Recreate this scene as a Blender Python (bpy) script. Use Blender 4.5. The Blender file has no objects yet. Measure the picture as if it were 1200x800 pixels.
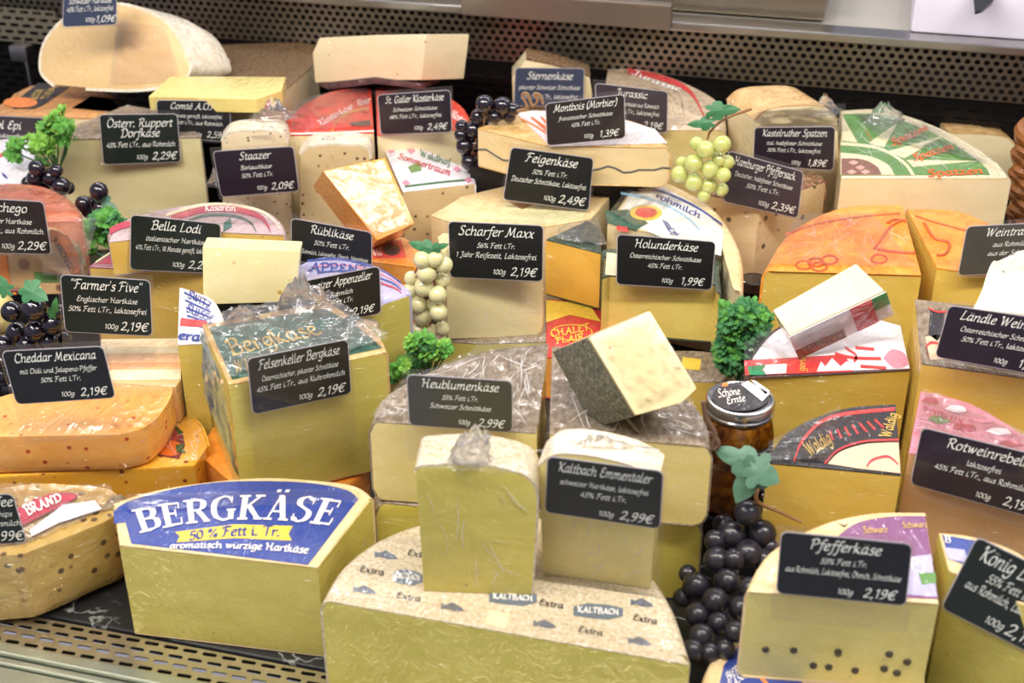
import bpy, bmesh, math, random
from math import sin, cos, tan, radians, pi, sqrt
from mathutils import Vector, Matrix, noise
random.seed(4)
SC = bpy.context.scene
COL = SC.collection

# ------------------------------------------------------------ camera, light, exposure
F_PX = 1600.0; PITCH = radians(29); YAW = radians(15); CAM_H = .74
FW = Vector((-sin(YAW)*cos(PITCH), cos(YAW)*cos(PITCH), -sin(PITCH)))
RT = Vector((cos(YAW), sin(YAW), 0))
UP = Vector((-sin(YAW)*sin(PITCH), cos(YAW)*sin(PITCH), cos(PITCH)))
CAM = Vector((0, 0, CAM_H))
cd = bpy.data.cameras.new('camera'); cam = bpy.data.objects.new('camera', cd); COL.objects.link(cam)
cam.matrix_world = Matrix(((RT.x, UP.x, -FW.x, CAM.x), (RT.y, UP.y, -FW.y, CAM.y), (RT.z, UP.z, -FW.z, CAM.z), (0, 0, 0, 1)))
cd.sensor_width = 36; cd.lens = 36*F_PX/1200; cd.clip_start = .02
cd.dof.use_dof = True; cd.dof.focus_distance = 1.30; cd.dof.aperture_fstop = 7.0
SC.camera = cam
SC.view_settings.view_transform = 'Standard'; SC.view_settings.look = 'None'
SC.view_settings.gamma = 1; SC.view_settings.use_curve_mapping = False
SC.view_settings.exposure = 0.06
wd = bpy.data.worlds.new('world'); SC.world = wd; wd.use_nodes = True
wb = wd.node_tree.nodes['Background']; wb.inputs[0].default_value = (.86, .84, 1.0, 1); wb.inputs[1].default_value = .36

def area(name, loc, aim, sx, sy, power, color):
    l = bpy.data.lights.new(name, 'AREA'); l.shape = 'RECTANGLE'; l.size = sx; l.size_y = sy; l.energy = power; l.color = color
    o = bpy.data.objects.new(name, l); COL.objects.link(o); o.location = loc
    o.rotation_euler = (Vector(aim)-Vector(loc)).to_track_quat('-Z', 'Y').to_euler(); return o
area('case_strip_light', (-.25, .62, 1.22), (-.3, 1.25, .05), 2.4, .06, 25, (1, .93, .80))
area('case_back_strip_light', (-.3, 1.78, 1.10), (-.3, 1.1, 0), 2.4, .04, 6, (.96, .95, 1))
for k_ in range(5):  # added small lamps, there to draw glints from the film wrinkles
    area('film_glint_light', (-2.2+k_*.95, 3.0+.25*(k_ % 2), 2.35), (-.3, 1.0, 0), .16, .16, 5.5, (1, .97, .94))
area('shop_ceiling_light', (-1.1, -.5, 2.3), (-.2, 1.1, 0), 1.4, .3, 20, (.97, .96, 1))
area('shop_ceiling_light', (1.1, .2, 2.4), (0, 1.1, 0), .5, .5, 9, (.95, .95, 1))

# ------------------------------------------------------------ geometry helpers
def ray(px, py): return FW + RT*((px-600)/F_PX) + UP*((400-py)/F_PX)
class Frame:                      # a real plane in the counter: origin, two axes, outward normal
    def __init__(s, O, e1, n):
        s.O = Vector(O); s.n = Vector(n).normalized(); s.e1 = (Vector(e1) - s.n*Vector(e1).dot(s.n)).normalized(); s.e2 = s.n.cross(s.e1)
    def at(s, px, py):
        r = ray(px, py); t = (s.O-CAM).dot(s.n)/r.dot(s.n); return CAM + r*t
    def uv(s, px, py):
        d = s.at(px, py)-s.O; return (d.dot(s.e1), d.dot(s.e2))
    def p(s, u, v, h=0): return s.O + s.e1*u + s.e2*v + s.n*h
def level(z): return Frame((0, 0, z), (1, 0, 0), (0, 0, 1))
def W(px, py, z): return level(z).at(px, py)
def WY(px, py, Y): return Frame((0, Y, 0), (1, 0, 0), (0, -1, 0)).at(px, py)
def upright(p1, p2, z, lean=0):   # plane through the foot line p1-p2 at height z, leaning back by lean degrees
    a = W(*p1, z); b = W(*p2, z); e = (b-a).normalized()
    n = e.cross(Vector((0, 0, 1)))
    if n.y > 0: n = -n
    n = (n*cos(radians(lean)) + Vector((0, 0, 1))*sin(radians(lean)))
    return Frame(a, e, n)
def tilted(px, py, z, az, el):    # az: degrees of the normal from -Y toward +X
    a = radians(az); e = radians(el)
    return Frame(W(px, py, z), (cos(a), sin(a), 0), (sin(a)*cos(e), -cos(a)*cos(e), sin(e)))

class MB:
    def __init__(s): s.v = []; s.f = []
    def add(s, vs, fs):
        o = len(s.v); s.v += [Vector(v) for v in vs]; s.f += [tuple(i+o for i in f) for f in fs]
    def box(s, c, d, R=None):
        c = Vector(c); x, y, z = d[0]/2, d[1]/2, d[2]/2
        vs = [Vector((a*x, b*y, e*z)) for e in (-1, 1) for b in (-1, 1) for a in (-1, 1)]
        if R: vs = [R @ v for v in vs]
        s.add([c+v for v in vs], [(0, 2, 3, 1), (4, 5, 7, 6), (0, 1, 5, 4), (2, 6, 7, 3), (0, 4, 6, 2), (1, 3, 7, 5)])
    def prism(s, loops):          # loops of equal length, capped both ends
        n = len(loops[0]); vs = [p for l in loops for p in l]; fs = []
        for k in range(len(loops)-1):
            for i in range(n):
                j = (i+1) % n; fs.append((k*n+i, k*n+j, (k+1)*n+j, (k+1)*n+i))
        fs.append(tuple(range(n))[::-1]); fs.append(tuple((len(loops)-1)*n+i for i in range(n)))
        s.add(vs, fs)
    def tube(s, pts, r, n=8, r2=None):
        pts = [Vector(p) for p in pts]; loops = []
        for i, p in enumerate(pts):
            d = (pts[min(i+1, len(pts)-1)]-pts[max(i-1, 0)]).normalized()
            a = d.orthogonal().normalized(); 
            if i: 
                a = (pa - d*pa.dot(d)).normalized()
            pa = a; b = d.cross(a); rr = r if r2 is None else r+(r2-r)*i/(len(pts)-1)
            loops.append([p+(a*cos(2*pi*k/n)+b*sin(2*pi*k/n))*rr for k in range(n)])
        s.prism(loops)
    def lathe(s, prof, n=32, c=(0, 0, 0), sq=0):
        c = Vector(c); loops = []
        for r, z in prof: loops.append([c+Vector((r*cos(2*pi*k/n), r*sin(2*pi*k/n), z)) for k in range(n)])
        s.prism(loops)

def mesh(name, mb, bevel=0, smooth=False, seg=2):
    m = bpy.data.meshes.new(name); bm = bmesh.new()
    vv = [bm.verts.new(v) for v in mb.v]
    for f in mb.f:
        try: bm.faces.new([vv[i] for i in f])
        except ValueError: pass
    if bevel:
        bmesh.ops.recalc_face_normals(bm, faces=bm.faces)
        es = [e for e in bm.edges if len(e.link_faces) == 2 and e.calc_face_angle(0) > .6]
        if es: bmesh.ops.bevel(bm, geom=es, offset=bevel, segments=seg, affect='EDGES', clamp_overlap=True, profile=.6)
    if smooth == 'recalc' or not bevel: 
        if len(bm.faces) and smooth != 'flat': bmesh.ops.recalc_face_normals(bm, faces=bm.faces)
    bm.to_mesh(m); bm.free()
    if smooth:
        m.polygons.foreach_set('use_smooth', [True]*len(m.polygons))
        if smooth != 'all':
            try: m.set_sharp_from_angle(angle=radians(40))
            except Exception: pass
    return m
def thing(name, label, cat, loc, group=None):
    o = bpy.data.objects.new(name, None); COL.objects.link(o); o.location = loc; o.empty_display_size = .02
    o['label'] = label; o['category'] = cat
    if group: o['group'] = group
    return o
def part(name, mb, mat, parent, bevel=0, smooth=True, label=None, kind=None, seg=2):
    base = Vector((0, 0, 0)); q = parent
    while q is not None: base += q.location; q = q.parent
    mb.v = [v-base for v in mb.v]
    o = bpy.data.objects.new(name, mesh(name, mb, bevel, smooth, seg)); COL.objects.link(o)
    o.data.materials.append(mat); o.parent = parent
    if label: o['label'] = label
    if kind: o['kind'] = kind
    return o
def struct(name, mb, mat, bevel=0, smooth=False):
    o = bpy.data.objects.new(name, mesh(name, mb, bevel, smooth)); COL.objects.link(o); o.data.materials.append(mat); o['kind'] = 'structure'; return o
def catmull(P, k=4, closed=False):
    out = []; n = len(P)
    for i in range(n-1):
        p0 = P[max(i-1, 0)]; p1 = P[i]; p2 = P[i+1]; p3 = P[min(i+2, n-1)]
        for j in range(k):
            t = j/k
            out.append(tuple(.5*((2*p1[c])+(p2[c]-p0[c])*t+(2*p0[c]-5*p1[c]+4*p2[c]-p3[c])*t*t+(3*p1[c]-p0[c]-3*p2[c]+p3[c])*t**3) for c in range(len(p1))))
    out.append(tuple(P[-1])); return out

# ------------------------------------------------------------ materials
MATS = {}
def nodes(name):
    m = bpy.data.materials.new(name); m.use_nodes = True; t = m.node_tree; return m, t, t.nodes['Principled BSDF']
def N(t, typ, **kw):
    n = t.nodes.new(typ)
    for k, v in kw.items(): setattr(n, k, v)
    return n
def rgb(h):                       # srgb hex -> linear
    c = [int(h[i:i+2], 16)/255 for i in (0, 2, 4)]
    return tuple(((x+.055)/1.055)**2.4 if x > .04 else x/12.92 for x in c)+(1,)
def coords(t, scale=(1, 1, 1), rot=(0, 0, 0)):
    tc = N(t, 'ShaderNodeTexCoord'); mp = N(t, 'ShaderNodeMapping'); t.links.new(tc.outputs['Object'], mp.inputs[0])
    mp.inputs['Scale'].default_value = scale; mp.inputs['Rotation'].default_value = rot; return mp.outputs[0]
def noise_(t, co, scale, detail=4, rough=.55, dist=0):
    n = N(t, 'ShaderNodeTexNoise'); t.links.new(co, n.inputs['Vector']); n.inputs['Scale'].default_value = scale
    n.inputs['Detail'].default_value = detail; n.inputs['Roughness'].default_value = rough; n.inputs['Distortion'].default_value = dist; return n.outputs['Fac']
def ramp(t, fac, stops):
    r = N(t, 'ShaderNodeValToRGB'); t.links.new(fac, r.inputs[0]); e = r.color_ramp.elements
    e[0].position, e[0].color = stops[0][0], stops[0][1]; e[1].position, e[1].color = stops[-1][0], stops[-1][1]
    for p, c in stops[1:-1]:
        x = e.new(p); x.color = c
    return r.outputs[0]
def mixc(t, fac, a, b):
    m = N(t, 'ShaderNodeMix', data_type='RGBA')
    if hasattr(fac, 'links'): t.links.new(fac, m.inputs[0])
    else: m.inputs[0].default_value = fac
    for s, v in ((6, a), (7, b)):
        if isinstance(v, tuple): m.inputs[s].default_value = v
        else: t.links.new(v, m.inputs[s])
    return m.outputs[2]
def bump(t, h, strength, dist=.001, prev=None):
    b = N(t, 'ShaderNodeBump'); t.links.new(h, b.inputs['Height']); b.inputs['Strength'].default_value = strength; b.inputs['Distance'].default_value = dist
    if prev: t.links.new(prev, b.inputs['Normal'])
    return b.outputs[0]
def film_coat(t, b, wrinkle=.5, weight=.8, rough=.06):
    b.inputs['Coat Weight'].default_value = weight; b.inputs['Coat Roughness'].default_value = rough
    co = coords(t, (1, .35, 1), (0, .3, .7)); n1 = noise_(t, co, 38, 3, .6, 1.6)
    rr = ramp(t, n1, [(.40, (0, 0, 0, 1)), (.5, (1, 1, 1, 1)), (.60, (0, 0, 0, 1))])
    n2 = noise_(t, coords(t, (1, .2, 1), (.4, 0, -.9)), 90, 2, .5, .8)
    b2 = bump(t, n2, min(1, wrinkle*.9), .0014, bump(t, rr, min(1, wrinkle*1.7), .002))
    t.links.new(b2, b.inputs['Coat Normal'])
def cheese(name, c1, c2=None, rough=.42, specks=None, wrap=.5, scale=22, layers=0, sscale=130, sth=.16, holes=False):
    if name in MATS: return MATS[name]
    m, t, b = nodes(name); MATS[name] = m
    c1 = rgb(c1); c2 = rgb(c2) if c2 else tuple(x*.8 for x in c1[:3])+(1,)
    f = noise_(t, coords(t, (1, 1, 2.2)), scale, 5, .6, .3)
    col = mixc(t, ramp(t, f, [(.32, (0, 0, 0, 1)), (.72, (1, 1, 1, 1))]), c1, c2)
    if layers:
        f2 = noise_(t, coords(t, (.2, .2, 1)), layers, 3, .5, .2)
        col = mixc(t, ramp(t, f2, [(.45, (0, 0, 0, 1)), (.75, (.55, .55, .55, 1))]), col, c2)
    if specks:
        v = N(t, 'ShaderNodeTexVoronoi'); t.links.new(coords(t), v.inputs['Vector']); v.inputs['Scale'].default_value = sscale; v.inputs['Randomness'].default_value = 1
        s = ramp(t, v.outputs['Distance'], [(sth*.7, (1, 1, 1, 1)), (sth, (0, 0, 0, 1))])
        pick = ramp(t, v.outputs['Color'], [(.45, (0, 0, 0, 1)), (.55, (1, 1, 1, 1))])
        mm = N(t, 'ShaderNodeMath', operation='MULTIPLY'); t.links.new(s, mm.inputs[0]); t.links.new(pick, mm.inputs[1])
        col = mixc(t, mm.outputs[0], col, rgb(specks))
        if holes: t.links.new(bump(t, mm.outputs[0], -.8, .002), b.inputs['Normal'])
    t.links.new(col, b.inputs['Base Color']); b.inputs['Roughness'].default_value = rough
    if not (specks and holes): t.links.new(bump(t, noise_(t, coords(t), 260, 4), .25, .0006), b.inputs['Normal'])
    if wrap: film_coat(t, b, wrap)
    return m
def rindm(name, c1, c2, scale=90, b_=.6, wrap=.7, c3=None, rough=.6, stretch=(1, 1, 1)):
    if name in MATS: return MATS[name]
    m, t, b = nodes(name); MATS[name] = m
    f = noise_(t, coords(t, stretch), scale, 6, .7, .4)
    st = [(.36, rgb(c1)), (.6, rgb(c2))]
    if c3: st = [(.34, rgb(c1)), (.5, rgb(c2)), (.64, rgb(c3))]
    t.links.new(ramp(t, f, st), b.inputs['Base Color']); b.inputs['Roughness'].default_value = rough
    t.links.new(bump(t, f, b_, .0015), b.inputs['Normal'])
    if wrap: film_coat(t, b, wrap)
    return m
def plain(name, c, rough=.5, metal=0, wrap=0, coat=0, var=.12, **kw):
    if name in MATS: return MATS[name]
    m, t, b = nodes(name); MATS[name] = m
    c = rgb(c); d = tuple(x*(1-var) for x in c[:3])+(1,)
    t.links.new(mixc(t, noise_(t, coords(t), 60, 4), c, d), b.inputs['Base Color'])
    b.inputs['Roughness'].default_value = rough; b.inputs['Metallic'].default_value = metal
    if wrap: film_coat(t, b, wrap)
    if coat: b.inputs['Coat Weight'].default_value = coat; b.inputs['Coat Roughness'].default_value = .05
    for k, v in kw.items(): b.inputs[k].default_value = v
    return m
def clear(name, gl=.10, tint=(1, 1, 1, 1), rough=.06, haze=.0, bmp=0):
    if name in MATS: return MATS[name]
    m, t, b = nodes(name); MATS[name] = m; t.nodes.remove(b); out = t.nodes['Material Output']
    tr = N(t, 'ShaderNodeBsdfTransparent'); tr.inputs[0].default_value = tint
    g = N(t, 'ShaderNodeBsdfGlossy'); g.inputs['Roughness'].default_value = rough; g.inputs[0].default_value = (1, 1, 1, 1)
    lw = N(t, 'ShaderNodeLayerWeight'); lw.inputs[0].default_value = gl
    if bmp:
        nb = bump(t, noise_(t, coords(t), 70, 3, .6, 1), bmp, .003); t.links.new(nb, g.inputs['Normal']); t.links.new(nb, lw.inputs['Normal'])
    mx = N(t, 'ShaderNodeMixShader'); t.links.new(lw.outputs['Fresnel'], mx.inputs[0]); t.links.new(tr.outputs[0], mx.inputs[1]); t.links.new(g.outputs[0], mx.inputs[2])
    res = mx.outputs[0]
    if haze:
        d = N(t, 'ShaderNodeBsdfTranslucent'); d.inputs[0].default_value = (.95, .93, .95, 1); d2 = N(t, 'ShaderNodeBsdfDiffuse'); d2.inputs[0].default_value = (.95, .93, .95, 1)
        a = N(t, 'ShaderNodeMixShader'); t.links.new(d.outputs[0], a.inputs[1]); t.links.new(d2.outputs[0], a.inputs[2])
        m2 = N(t, 'ShaderNodeMixShader'); m2.inputs[0].default_value = haze; t.links.new(res, m2.inputs[1]); t.links.new(a.outputs[0], m2.inputs[2]); res = m2.outputs[0]
    t.links.new(res, out.inputs[0]); return m
FILM = clear('clear_wrap_film', .30, rough=.13, haze=.04, bmp=.25)
FILM2 = clear('thick_wrap_film', .40, rough=.13, haze=.10, bmp=.35)
HOLDER = clear('clear_sign_holder', .06, (.96, .95, .93, 1), .04, .03)
STEEL = plain('brushed_steel', 'b9b6b2', .28, 1, var=.2)
STEELD = plain('dim_steel', '9b9082', .38, 1, var=.25)
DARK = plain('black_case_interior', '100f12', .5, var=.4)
WHITE = plain('white_print', 'f2eff0', .5)
PRINTW = plain('sign_lettering_white', 'e6e8df', .55, var=.05)

# ------------------------------------------------------------ lettering: broad-nib strokes
G = {}
def glyphs(s):
    for line in s.strip().split('\n'):
        k, w, rest = line.split(' ', 2)
        G[k] = (int(w)/100, [[tuple(int(c)/100 for c in p.split(',')) for p in st.split()] for st in rest.split('|')])
glyphs('''
a 45 35,42 24,48 12,40 6,22 10,5 20,4 32,22|36,47 33,12 36,3 44,9
b 42 8,75 8,40 8,8|8,30 18,46 30,46 38,32 34,10 20,1 8,8
c 38 34,40 24,48 12,40 6,22 12,5 24,2 36,10
d 47 35,40 24,48 12,40 6,22 10,5 20,3 34,20|38,75 36,12 38,3 46,8
e 39 8,24 24,28 34,38 26,48 14,42 6,24 12,5 24,2 36,10
f 30 38,70 30,76 22,66 18,40 14,-8 6,-24 -2,-20|4,46 32,46
g 44 35,42 24,48 12,40 6,24 12,8 22,8 34,26|37,47 34,0 24,-22 8,-20 2,-12
h 46 8,75 8,2|8,28 20,44 32,46 36,34 33,10 38,2 46,8
i 23 6,44 10,46 10,10 14,2 22,8|10,60 15,66
j 20 10,46 9,0 2,-20 -6,-18|11,62 14,65
k 43 8,75 8,2|32,46 12,26|14,28 34,4 42,6
l 23 8,75 8,12 13,2 22,8
m 66 4,44 8,44 8,2|8,28 18,44 28,46 30,34 29,2|30,28 40,44 50,46 53,34 51,10 56,2 64,8
n 47 4,44 8,44 8,2|8,28 20,44 32,46 36,34 33,10 38,2 46,8
o 43 22,48 10,40 6,22 12,4 22,2 34,10 38,28 32,44 22,48
p 44 4,44 8,44 8,-24|8,30 20,46 32,46 39,32 34,10 20,1 8,8
q 44 35,42 24,48 12,40 6,24 12,8 22,8 34,26|37,47 34,-24
r 32 4,44 8,44 8,2|8,28 18,42 30,46 34,42
s 34 32,42 22,48 12,42 12,32 28,20 28,8 18,1 4,6
t 28 14,62 12,12 17,2 28,8|2,46 26,46
u 47 4,44 8,44 8,14 14,3 24,6 34,20|37,46 34,12 38,3 46,8
v 40 4,44 10,46 18,2|18,2 34,34 32,46
w 58 4,44 10,46 16,4|16,4 30,46|30,46 34,4|34,4 50,34 50,46
x 40 4,44 10,46 28,2 36,4|36,46 4,2
y 43 4,44 8,44 8,14 16,4 32,20|36,46 32,0 20,-22 4,-20
z 38 6,46 34,46|34,46 4,3|4,3 36,3
A 62 0,6 12,2 40,74|38,74 48,10 58,2|16,28 46,28
B 50 14,72 10,2|0,60 14,74 34,74 42,60 32,42 14,40|14,40 38,40 46,22 34,3 2,2
C 52 46,60 36,74 20,70 8,46 8,20 20,3 36,3 48,14
D 58 16,72 12,2|0,60 16,74 38,72 54,46 48,16 28,2 2,2
E 47 42,64 30,75 16,68 16,50 26,42 34,42|26,42 12,34 8,16 20,2 34,3 44,14
F 48 20,72 12,8 0,4|0,58 14,74 50,72|14,42 38,42
G 56 48,60 38,74 20,70 8,46 8,20 20,3 36,3 46,16 46,32|32,32 52,32
H 62 0,62 10,74 14,40 10,2|50,77 44,40 46,6 56,2|12,40 46,40
I 26 14,74 10,2
J 36 4,62 16,74 34,74|24,74 20,4 8,-14 -4,-6
K 54 0,62 12,74 12,2|50,75 38,60 16,40|18,42 42,4 56,4
L 46 20,70 16,74 12,20 6,4|6,4 26,3 46,12
M 72 -2,6 8,4 20,74|20,74 32,12|32,12 56,74|56,74 56,10 68,2
N 62 -2,6 8,4 16,72|16,72 44,6|44,4 50,70 62,76
O 58 30,75 12,62 6,34 16,6 32,2 50,16 54,44 44,68 30,75
P 48 14,72 10,2|0,60 14,74 34,74 44,56 32,38 14,36
R 54 14,72 10,2|0,60 14,74 34,74 42,58 30,42 14,40|24,40 40,6 56,4
S 44 40,66 30,75 16,70 12,56 22,44 34,30 32,10 18,1 2,10
T 52 0,62 10,74 52,75|28,74 22,2
U 56 4,66 12,74 10,20 22,2 38,8 46,30|48,74 46,10 56,2
V 56 0,66 10,74 22,2|22,2 52,74
W 74 0,66 10,74 18,4|18,4 38,70|38,70 44,4|44,4 70,76
Z 48 8,74 44,74|44,74 2,3|2,3 46,4
0 43 22,66 8,50 6,20 18,2 34,12 38,44 30,62 22,66
1 30 4,52 18,66|18,66 16,2
2 43 6,52 18,66 34,58 30,36 4,3|4,3 40,5
3 40 6,58 20,66 32,54 18,36|18,36 34,26 30,6 16,1 2,8
4 43 30,66 4,20|4,20 42,20|30,44 28,0
5 40 38,66 14,66|14,66 10,38 26,40 34,22 26,4 12,1 2,8
6 42 34,66 14,48 6,20 18,1 34,12 32,32 20,36 8,24
7 40 6,66 38,66|38,66 14,0
8 42 20,36 8,50 20,66 34,54 20,36 6,18 18,1 34,14 20,36
9 42 34,46 24,32 10,38 10,56 22,66 34,58 32,26 18,4 6,0
€ 52 48,58 36,66 20,58 10,34 16,8 30,1 46,8|2,42 40,42|0,28 36,28
% 60 14,66 6,54 14,42 22,54 14,66|48,66 12,0|46,26 38,14 46,2 54,14 46,26
. 20 5,3 8,8 12,5 8,2|6,6 11,3
, 20 10,8 11,2 5,-12|7,5 12,3
( 26 24,76 8,50 10,10 20,-10
) 26 6,76 20,50 16,10 2,-10
- 28 4,26 24,28
" 30 8,76 6,60|22,76 20,60
' 16 8,76 6,60
+ 40 4,28 34,28|19,44 19,12
''')
for b_, k in (('a', 'ä'), ('o', 'ö'), ('u', 'ü'), ('A', 'Ä'), ('O', 'Ö')):
    w, st = G[b_]; y = .62 if b_.islower() else .86
    G[k] = (w, st+[[(.14, y), (.16, y+.03)], [(.30, y), (.32, y+.03)]])
w_, st_ = G['e']; G['é'] = (w_, st_+[[(.2, .58), (.32, .72)]])
R_ = {}                           # bold serif capitals for the big label
def roman(k, w, thick, thin, ser): R_[k] = (w, thick, thin, ser)
roman('B', .62, ['16,0 16,72', '34,70 48,66 50,54 44,42 30,38', '34,38 50,34 55,20 50,6 34,2'], ['16,70 36,70', '16,38 38,38', '16,2 36,2'], [(0, 0, 34), (0, 72, 34)])
roman('E', .60, ['16,0 16,72'], ['16,70 50,70', '16,38 40,38', '16,2 52,2', '50,70 50,54', '52,2 53,20', '40,28 40,48'], [(0, 0, 30), (0, 72, 30)])
roman('R', .66, ['16,0 16,72', '34,70 48,66 50,54 46,42 34,38', '34,38 44,22 56,2'], ['16,70 36,70', '16,38 38,38'], [(0, 0, 32), (0, 72, 34), (48, 0, 66)])
roman('G', .68, ['34,74 18,66 9,50 9,24 18,6 36,-2', '54,0 54,28'], ['34,74 46,72 54,58', '54,72 54,54', '36,-2 48,2 54,8'], [(42, 30, 66)])
roman('K', .70, ['16,0 16,72', '28,42 44,18 56,2'], ['54,70 36,50 18,30'], [(2, 0, 30), (2, 72, 30), (42, 72, 66), (46, 0, 70)])
roman('A', .68, ['34,74 54,2'], ['32,72 12,2', '20,24 46,24'], [(0, 0, 24), (42, 0, 68)])
roman('S', .56, ['44,64 30,74 14,66 14,50 28,40 44,30 46,14 36,1 18,0 10,10'], ['46,72 46,54', '8,0 8,18'], [])
def ribbons(mb, fn, pts, nx, ny, tx, ty):
    if not hasattr(mb, 'nn'):
        a, b, c = Vector(fn(0, 0)), Vector(fn(.01, 0)), Vector(fn(0, .01)); mb.nn = (b-a).cross(c-a).normalized(); mb.k = 0
    for (dx, dy) in ((nx, ny), (tx, ty)):
        o = len(mb.v)
        for (x, y) in pts:
            mb.v.append(fn(x-dx, y-dy)+mb.nn*mb.k*8e-6); mb.v.append(fn(x+dx, y+dy)+mb.nn*mb.k*8e-6)
        for i in range(len(pts)-1): mb.f.append((o+2*i, o+2*i+1, o+2*i+3, o+2*i+2))
        mb.k = (mb.k+1) % 17
def text_width(s): return sum((.26 if c == ' ' else G.get(c, G['o'])[0]) for c in s)
def nib_text(mb, s, fn, x0, y0, h, wid=None, nib=.052, shear=.2):
    """fn(u,v)->point; text starts at x0,y0, letter height unit h"""
    k = h; sx = h if wid is None else wid/text_width(s); x = x0
    for c in s:
        if c == ' ': x += .26*sx; continue
        w, st = G.get(c, G['o'])
        for P in st:
            P2 = catmull(P, 3) if len(P) > 2 else P
            pts = [(x+(a+b*shear)*sx, y0+b*k) for a, b in P2]
            ribbons(mb, fn, pts, nib*.8*sx, nib*.75*k, -nib*.4*sx, nib*.45*k)
        x += w*sx
def quadmap(fr, tl, tr, br, bl, bulge=0, lift=.0009):
    def fn(u, v):                 # v up
        x = (bl[0]*(1-u)+br[0]*u)*(1-v)+(tl[0]*(1-u)+tr[0]*u)*v
        y = (bl[1]*(1-u)+br[1]*u)*(1-v)+(tl[1]*(1-u)+tr[1]*u)*v - bulge*4*u*(1-u)
        return fr.at(x, y)+fr.n*lift
    return fn
LAST = [None, None]
def label_text(parent, s, fr, tl, tr, br, bl, mat, bulge=0, nib=.06, shear=.0, lift=.0012, name='lettering'):
    if LAST[0] is parent and LAST[1]: parent = LAST[1]
    mb = MB(); fn = quadmap(fr, tl, tr, br, bl, bulge, lift)
    nib_text(mb, s, fn, 0, 0, 1/.75, 1.0, nib, shear); return part(name, mb, mat, parent, smooth='flat')
def decal(parent, fr, pts, mat, name='label', lift=.0005, arc=False, th=.0003):
    if arc: pts = catmull(pts, 4)
    P = [fr.at(*p) for p in pts]; mb = MB(); mb.prism([[p+fr.n*(lift-th) for p in P], [p+fr.n*lift for p in P]])
    o = part(name, mb, mat, parent, smooth=False)
    if name == 'label': LAST[:] = [parent, o]
    return o
def ring_decal(parent, fr, c, rx, ry, mat, r0=0, a0=0, a1=360, name='label', lift=.0008, k=28):
    mb = MB(); vs = []; fs = []
    for i in range(k+1):
        a = radians(a0+(a1-a0)*i/k)
        for q in (r0, 1): vs.append(fr.at(c[0]+rx*q*cos(a), c[1]-ry*q*sin(a))+fr.n*lift)
    fs = [(2*i, 2*i+1, 2*i+3, 2*i+2) for i in range(k)]; mb.add(vs, fs); return part(name, mb, mat, parent, smooth=False)

# ------------------------------------------------------------ cheese block: horizontal wheel segments and tilted pieces alike
def block(label, fr, pts, depth, paste, rind=None, arc=None, t=.002, r=.006, caps=True, name='cheese_wedge', group=None, bevel=.0012, cat='cheese', capmat=None, shift=(0, 0, 0), taper=1.0, wob=0, both=False):
    uv = [fr.uv(*p) for p in pts]; n = len(uv); fl = []
    if arc:
        a, b = arc; A = catmull(uv[a:b+1], 5) if b > a+1 else uv[a:b+1]
        rest = uv[b+1:]+uv[:a]; O = A+rest; fl = [1]*len(A)+[0]*len(rest); na = len(A)
    else: O = uv; fl = [0]*n; na = 0
    area_ = sum(O[i-1][0]*O[i][1]-O[i][0]*O[i-1][1] for i in range(len(O)))
    sgn = 1 if area_ > 0 else -1
    nr = []
    for i in range(len(O)):
        if i < na:
            p = O[max(i-1, 0)]; q = O[min(i+1, na-1)]
        else: p = O[i-1]; q = O[(i+1) % len(O)]
        dx, dy = q[0]-p[0], q[1]-p[1]; l = math.hypot(dx, dy) or 1
        nr.append((-dy/l*sgn, dx/l*sgn))     # inward
    sh = Vector(shift)
    cx = sum(p[0] for p in O)/len(O); cy = sum(p[1] for p in O)/len(O)
    def pt(i, ins, s):
        k = ins if fl[i] else 0; x = O[i][0]+nr[i][0]*k; y = O[i][1]+nr[i][1]*k
        f = 1+(taper-1)*s/depth; x = cx+(x-cx)*f; y = cy+(y-cy)*f
        h = wob*noise.noise(Vector((x*40, y*40, s*40))) if wob else 0
        return fr.p(x, y, -s+h)+sh*(s/depth)
    r = min(r, depth*.45)
    def ins(s):
        e = min(s, depth-s) if (caps or both) else depth-s
        return 0 if e >= r else r-sqrt(max(r*r-(r-e)**2, 0))
    P3 = [pt(i, 0, 0) for i in range(len(O))]+[pt(i, 0, depth) for i in range(len(O))]
    zb = min(p.z for p in P3); c = sum(P3, Vector())/len(P3)
    root = thing(name, label, cat, (c.x, c.y, zb), group)
    tt = t if rind and arc else 0; tc = t if (rind and caps) else 0
    lv = sorted(set([tc, depth-tc]+[s for s in (r*.3, r, depth*.5, depth-r, depth-r*.3) if tc < s < depth-tc]))
    mb = MB(); mb.prism([[pt(i, ins(s)+tt, s) for i in range(len(O))] for s in lv]); part('paste', mb, paste, root, bevel if not tc else 0)
    if rind:
        if caps:
            for (s0, s1, nm) in ((0, tc, 'top_rind'), (depth-tc, depth, 'bottom_rind')):
                mb = MB(); mb.prism([[pt(i, ins(s)+(0 if not arc else tt), s) for i in range(len(O))] for s in (s0, s1)])
                part(nm, mb, capmat or rind, root, bevel=.0006, seg=1)
        if arc:
            L = sorted(set([0, r*.12, r*.4, r, depth*.5, depth-r, depth-r*.4, depth])); mb = MB(); loops = []
            for i in range(na):
                loops.append([pt(i, ins(s), s) for s in L]+[pt(i, ins(s)+tt, s) for s in reversed(L)])
            mb.prism(loops); part('outer_rind', mb, rind, root)
    root['_'] = 0; del root['_']
    return root
def wheel(label, z1, z0, pts, arc, paste, rind, **kw): return block(label, level(z1), pts, z1-z0, paste, rind, arc, **kw)
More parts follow.
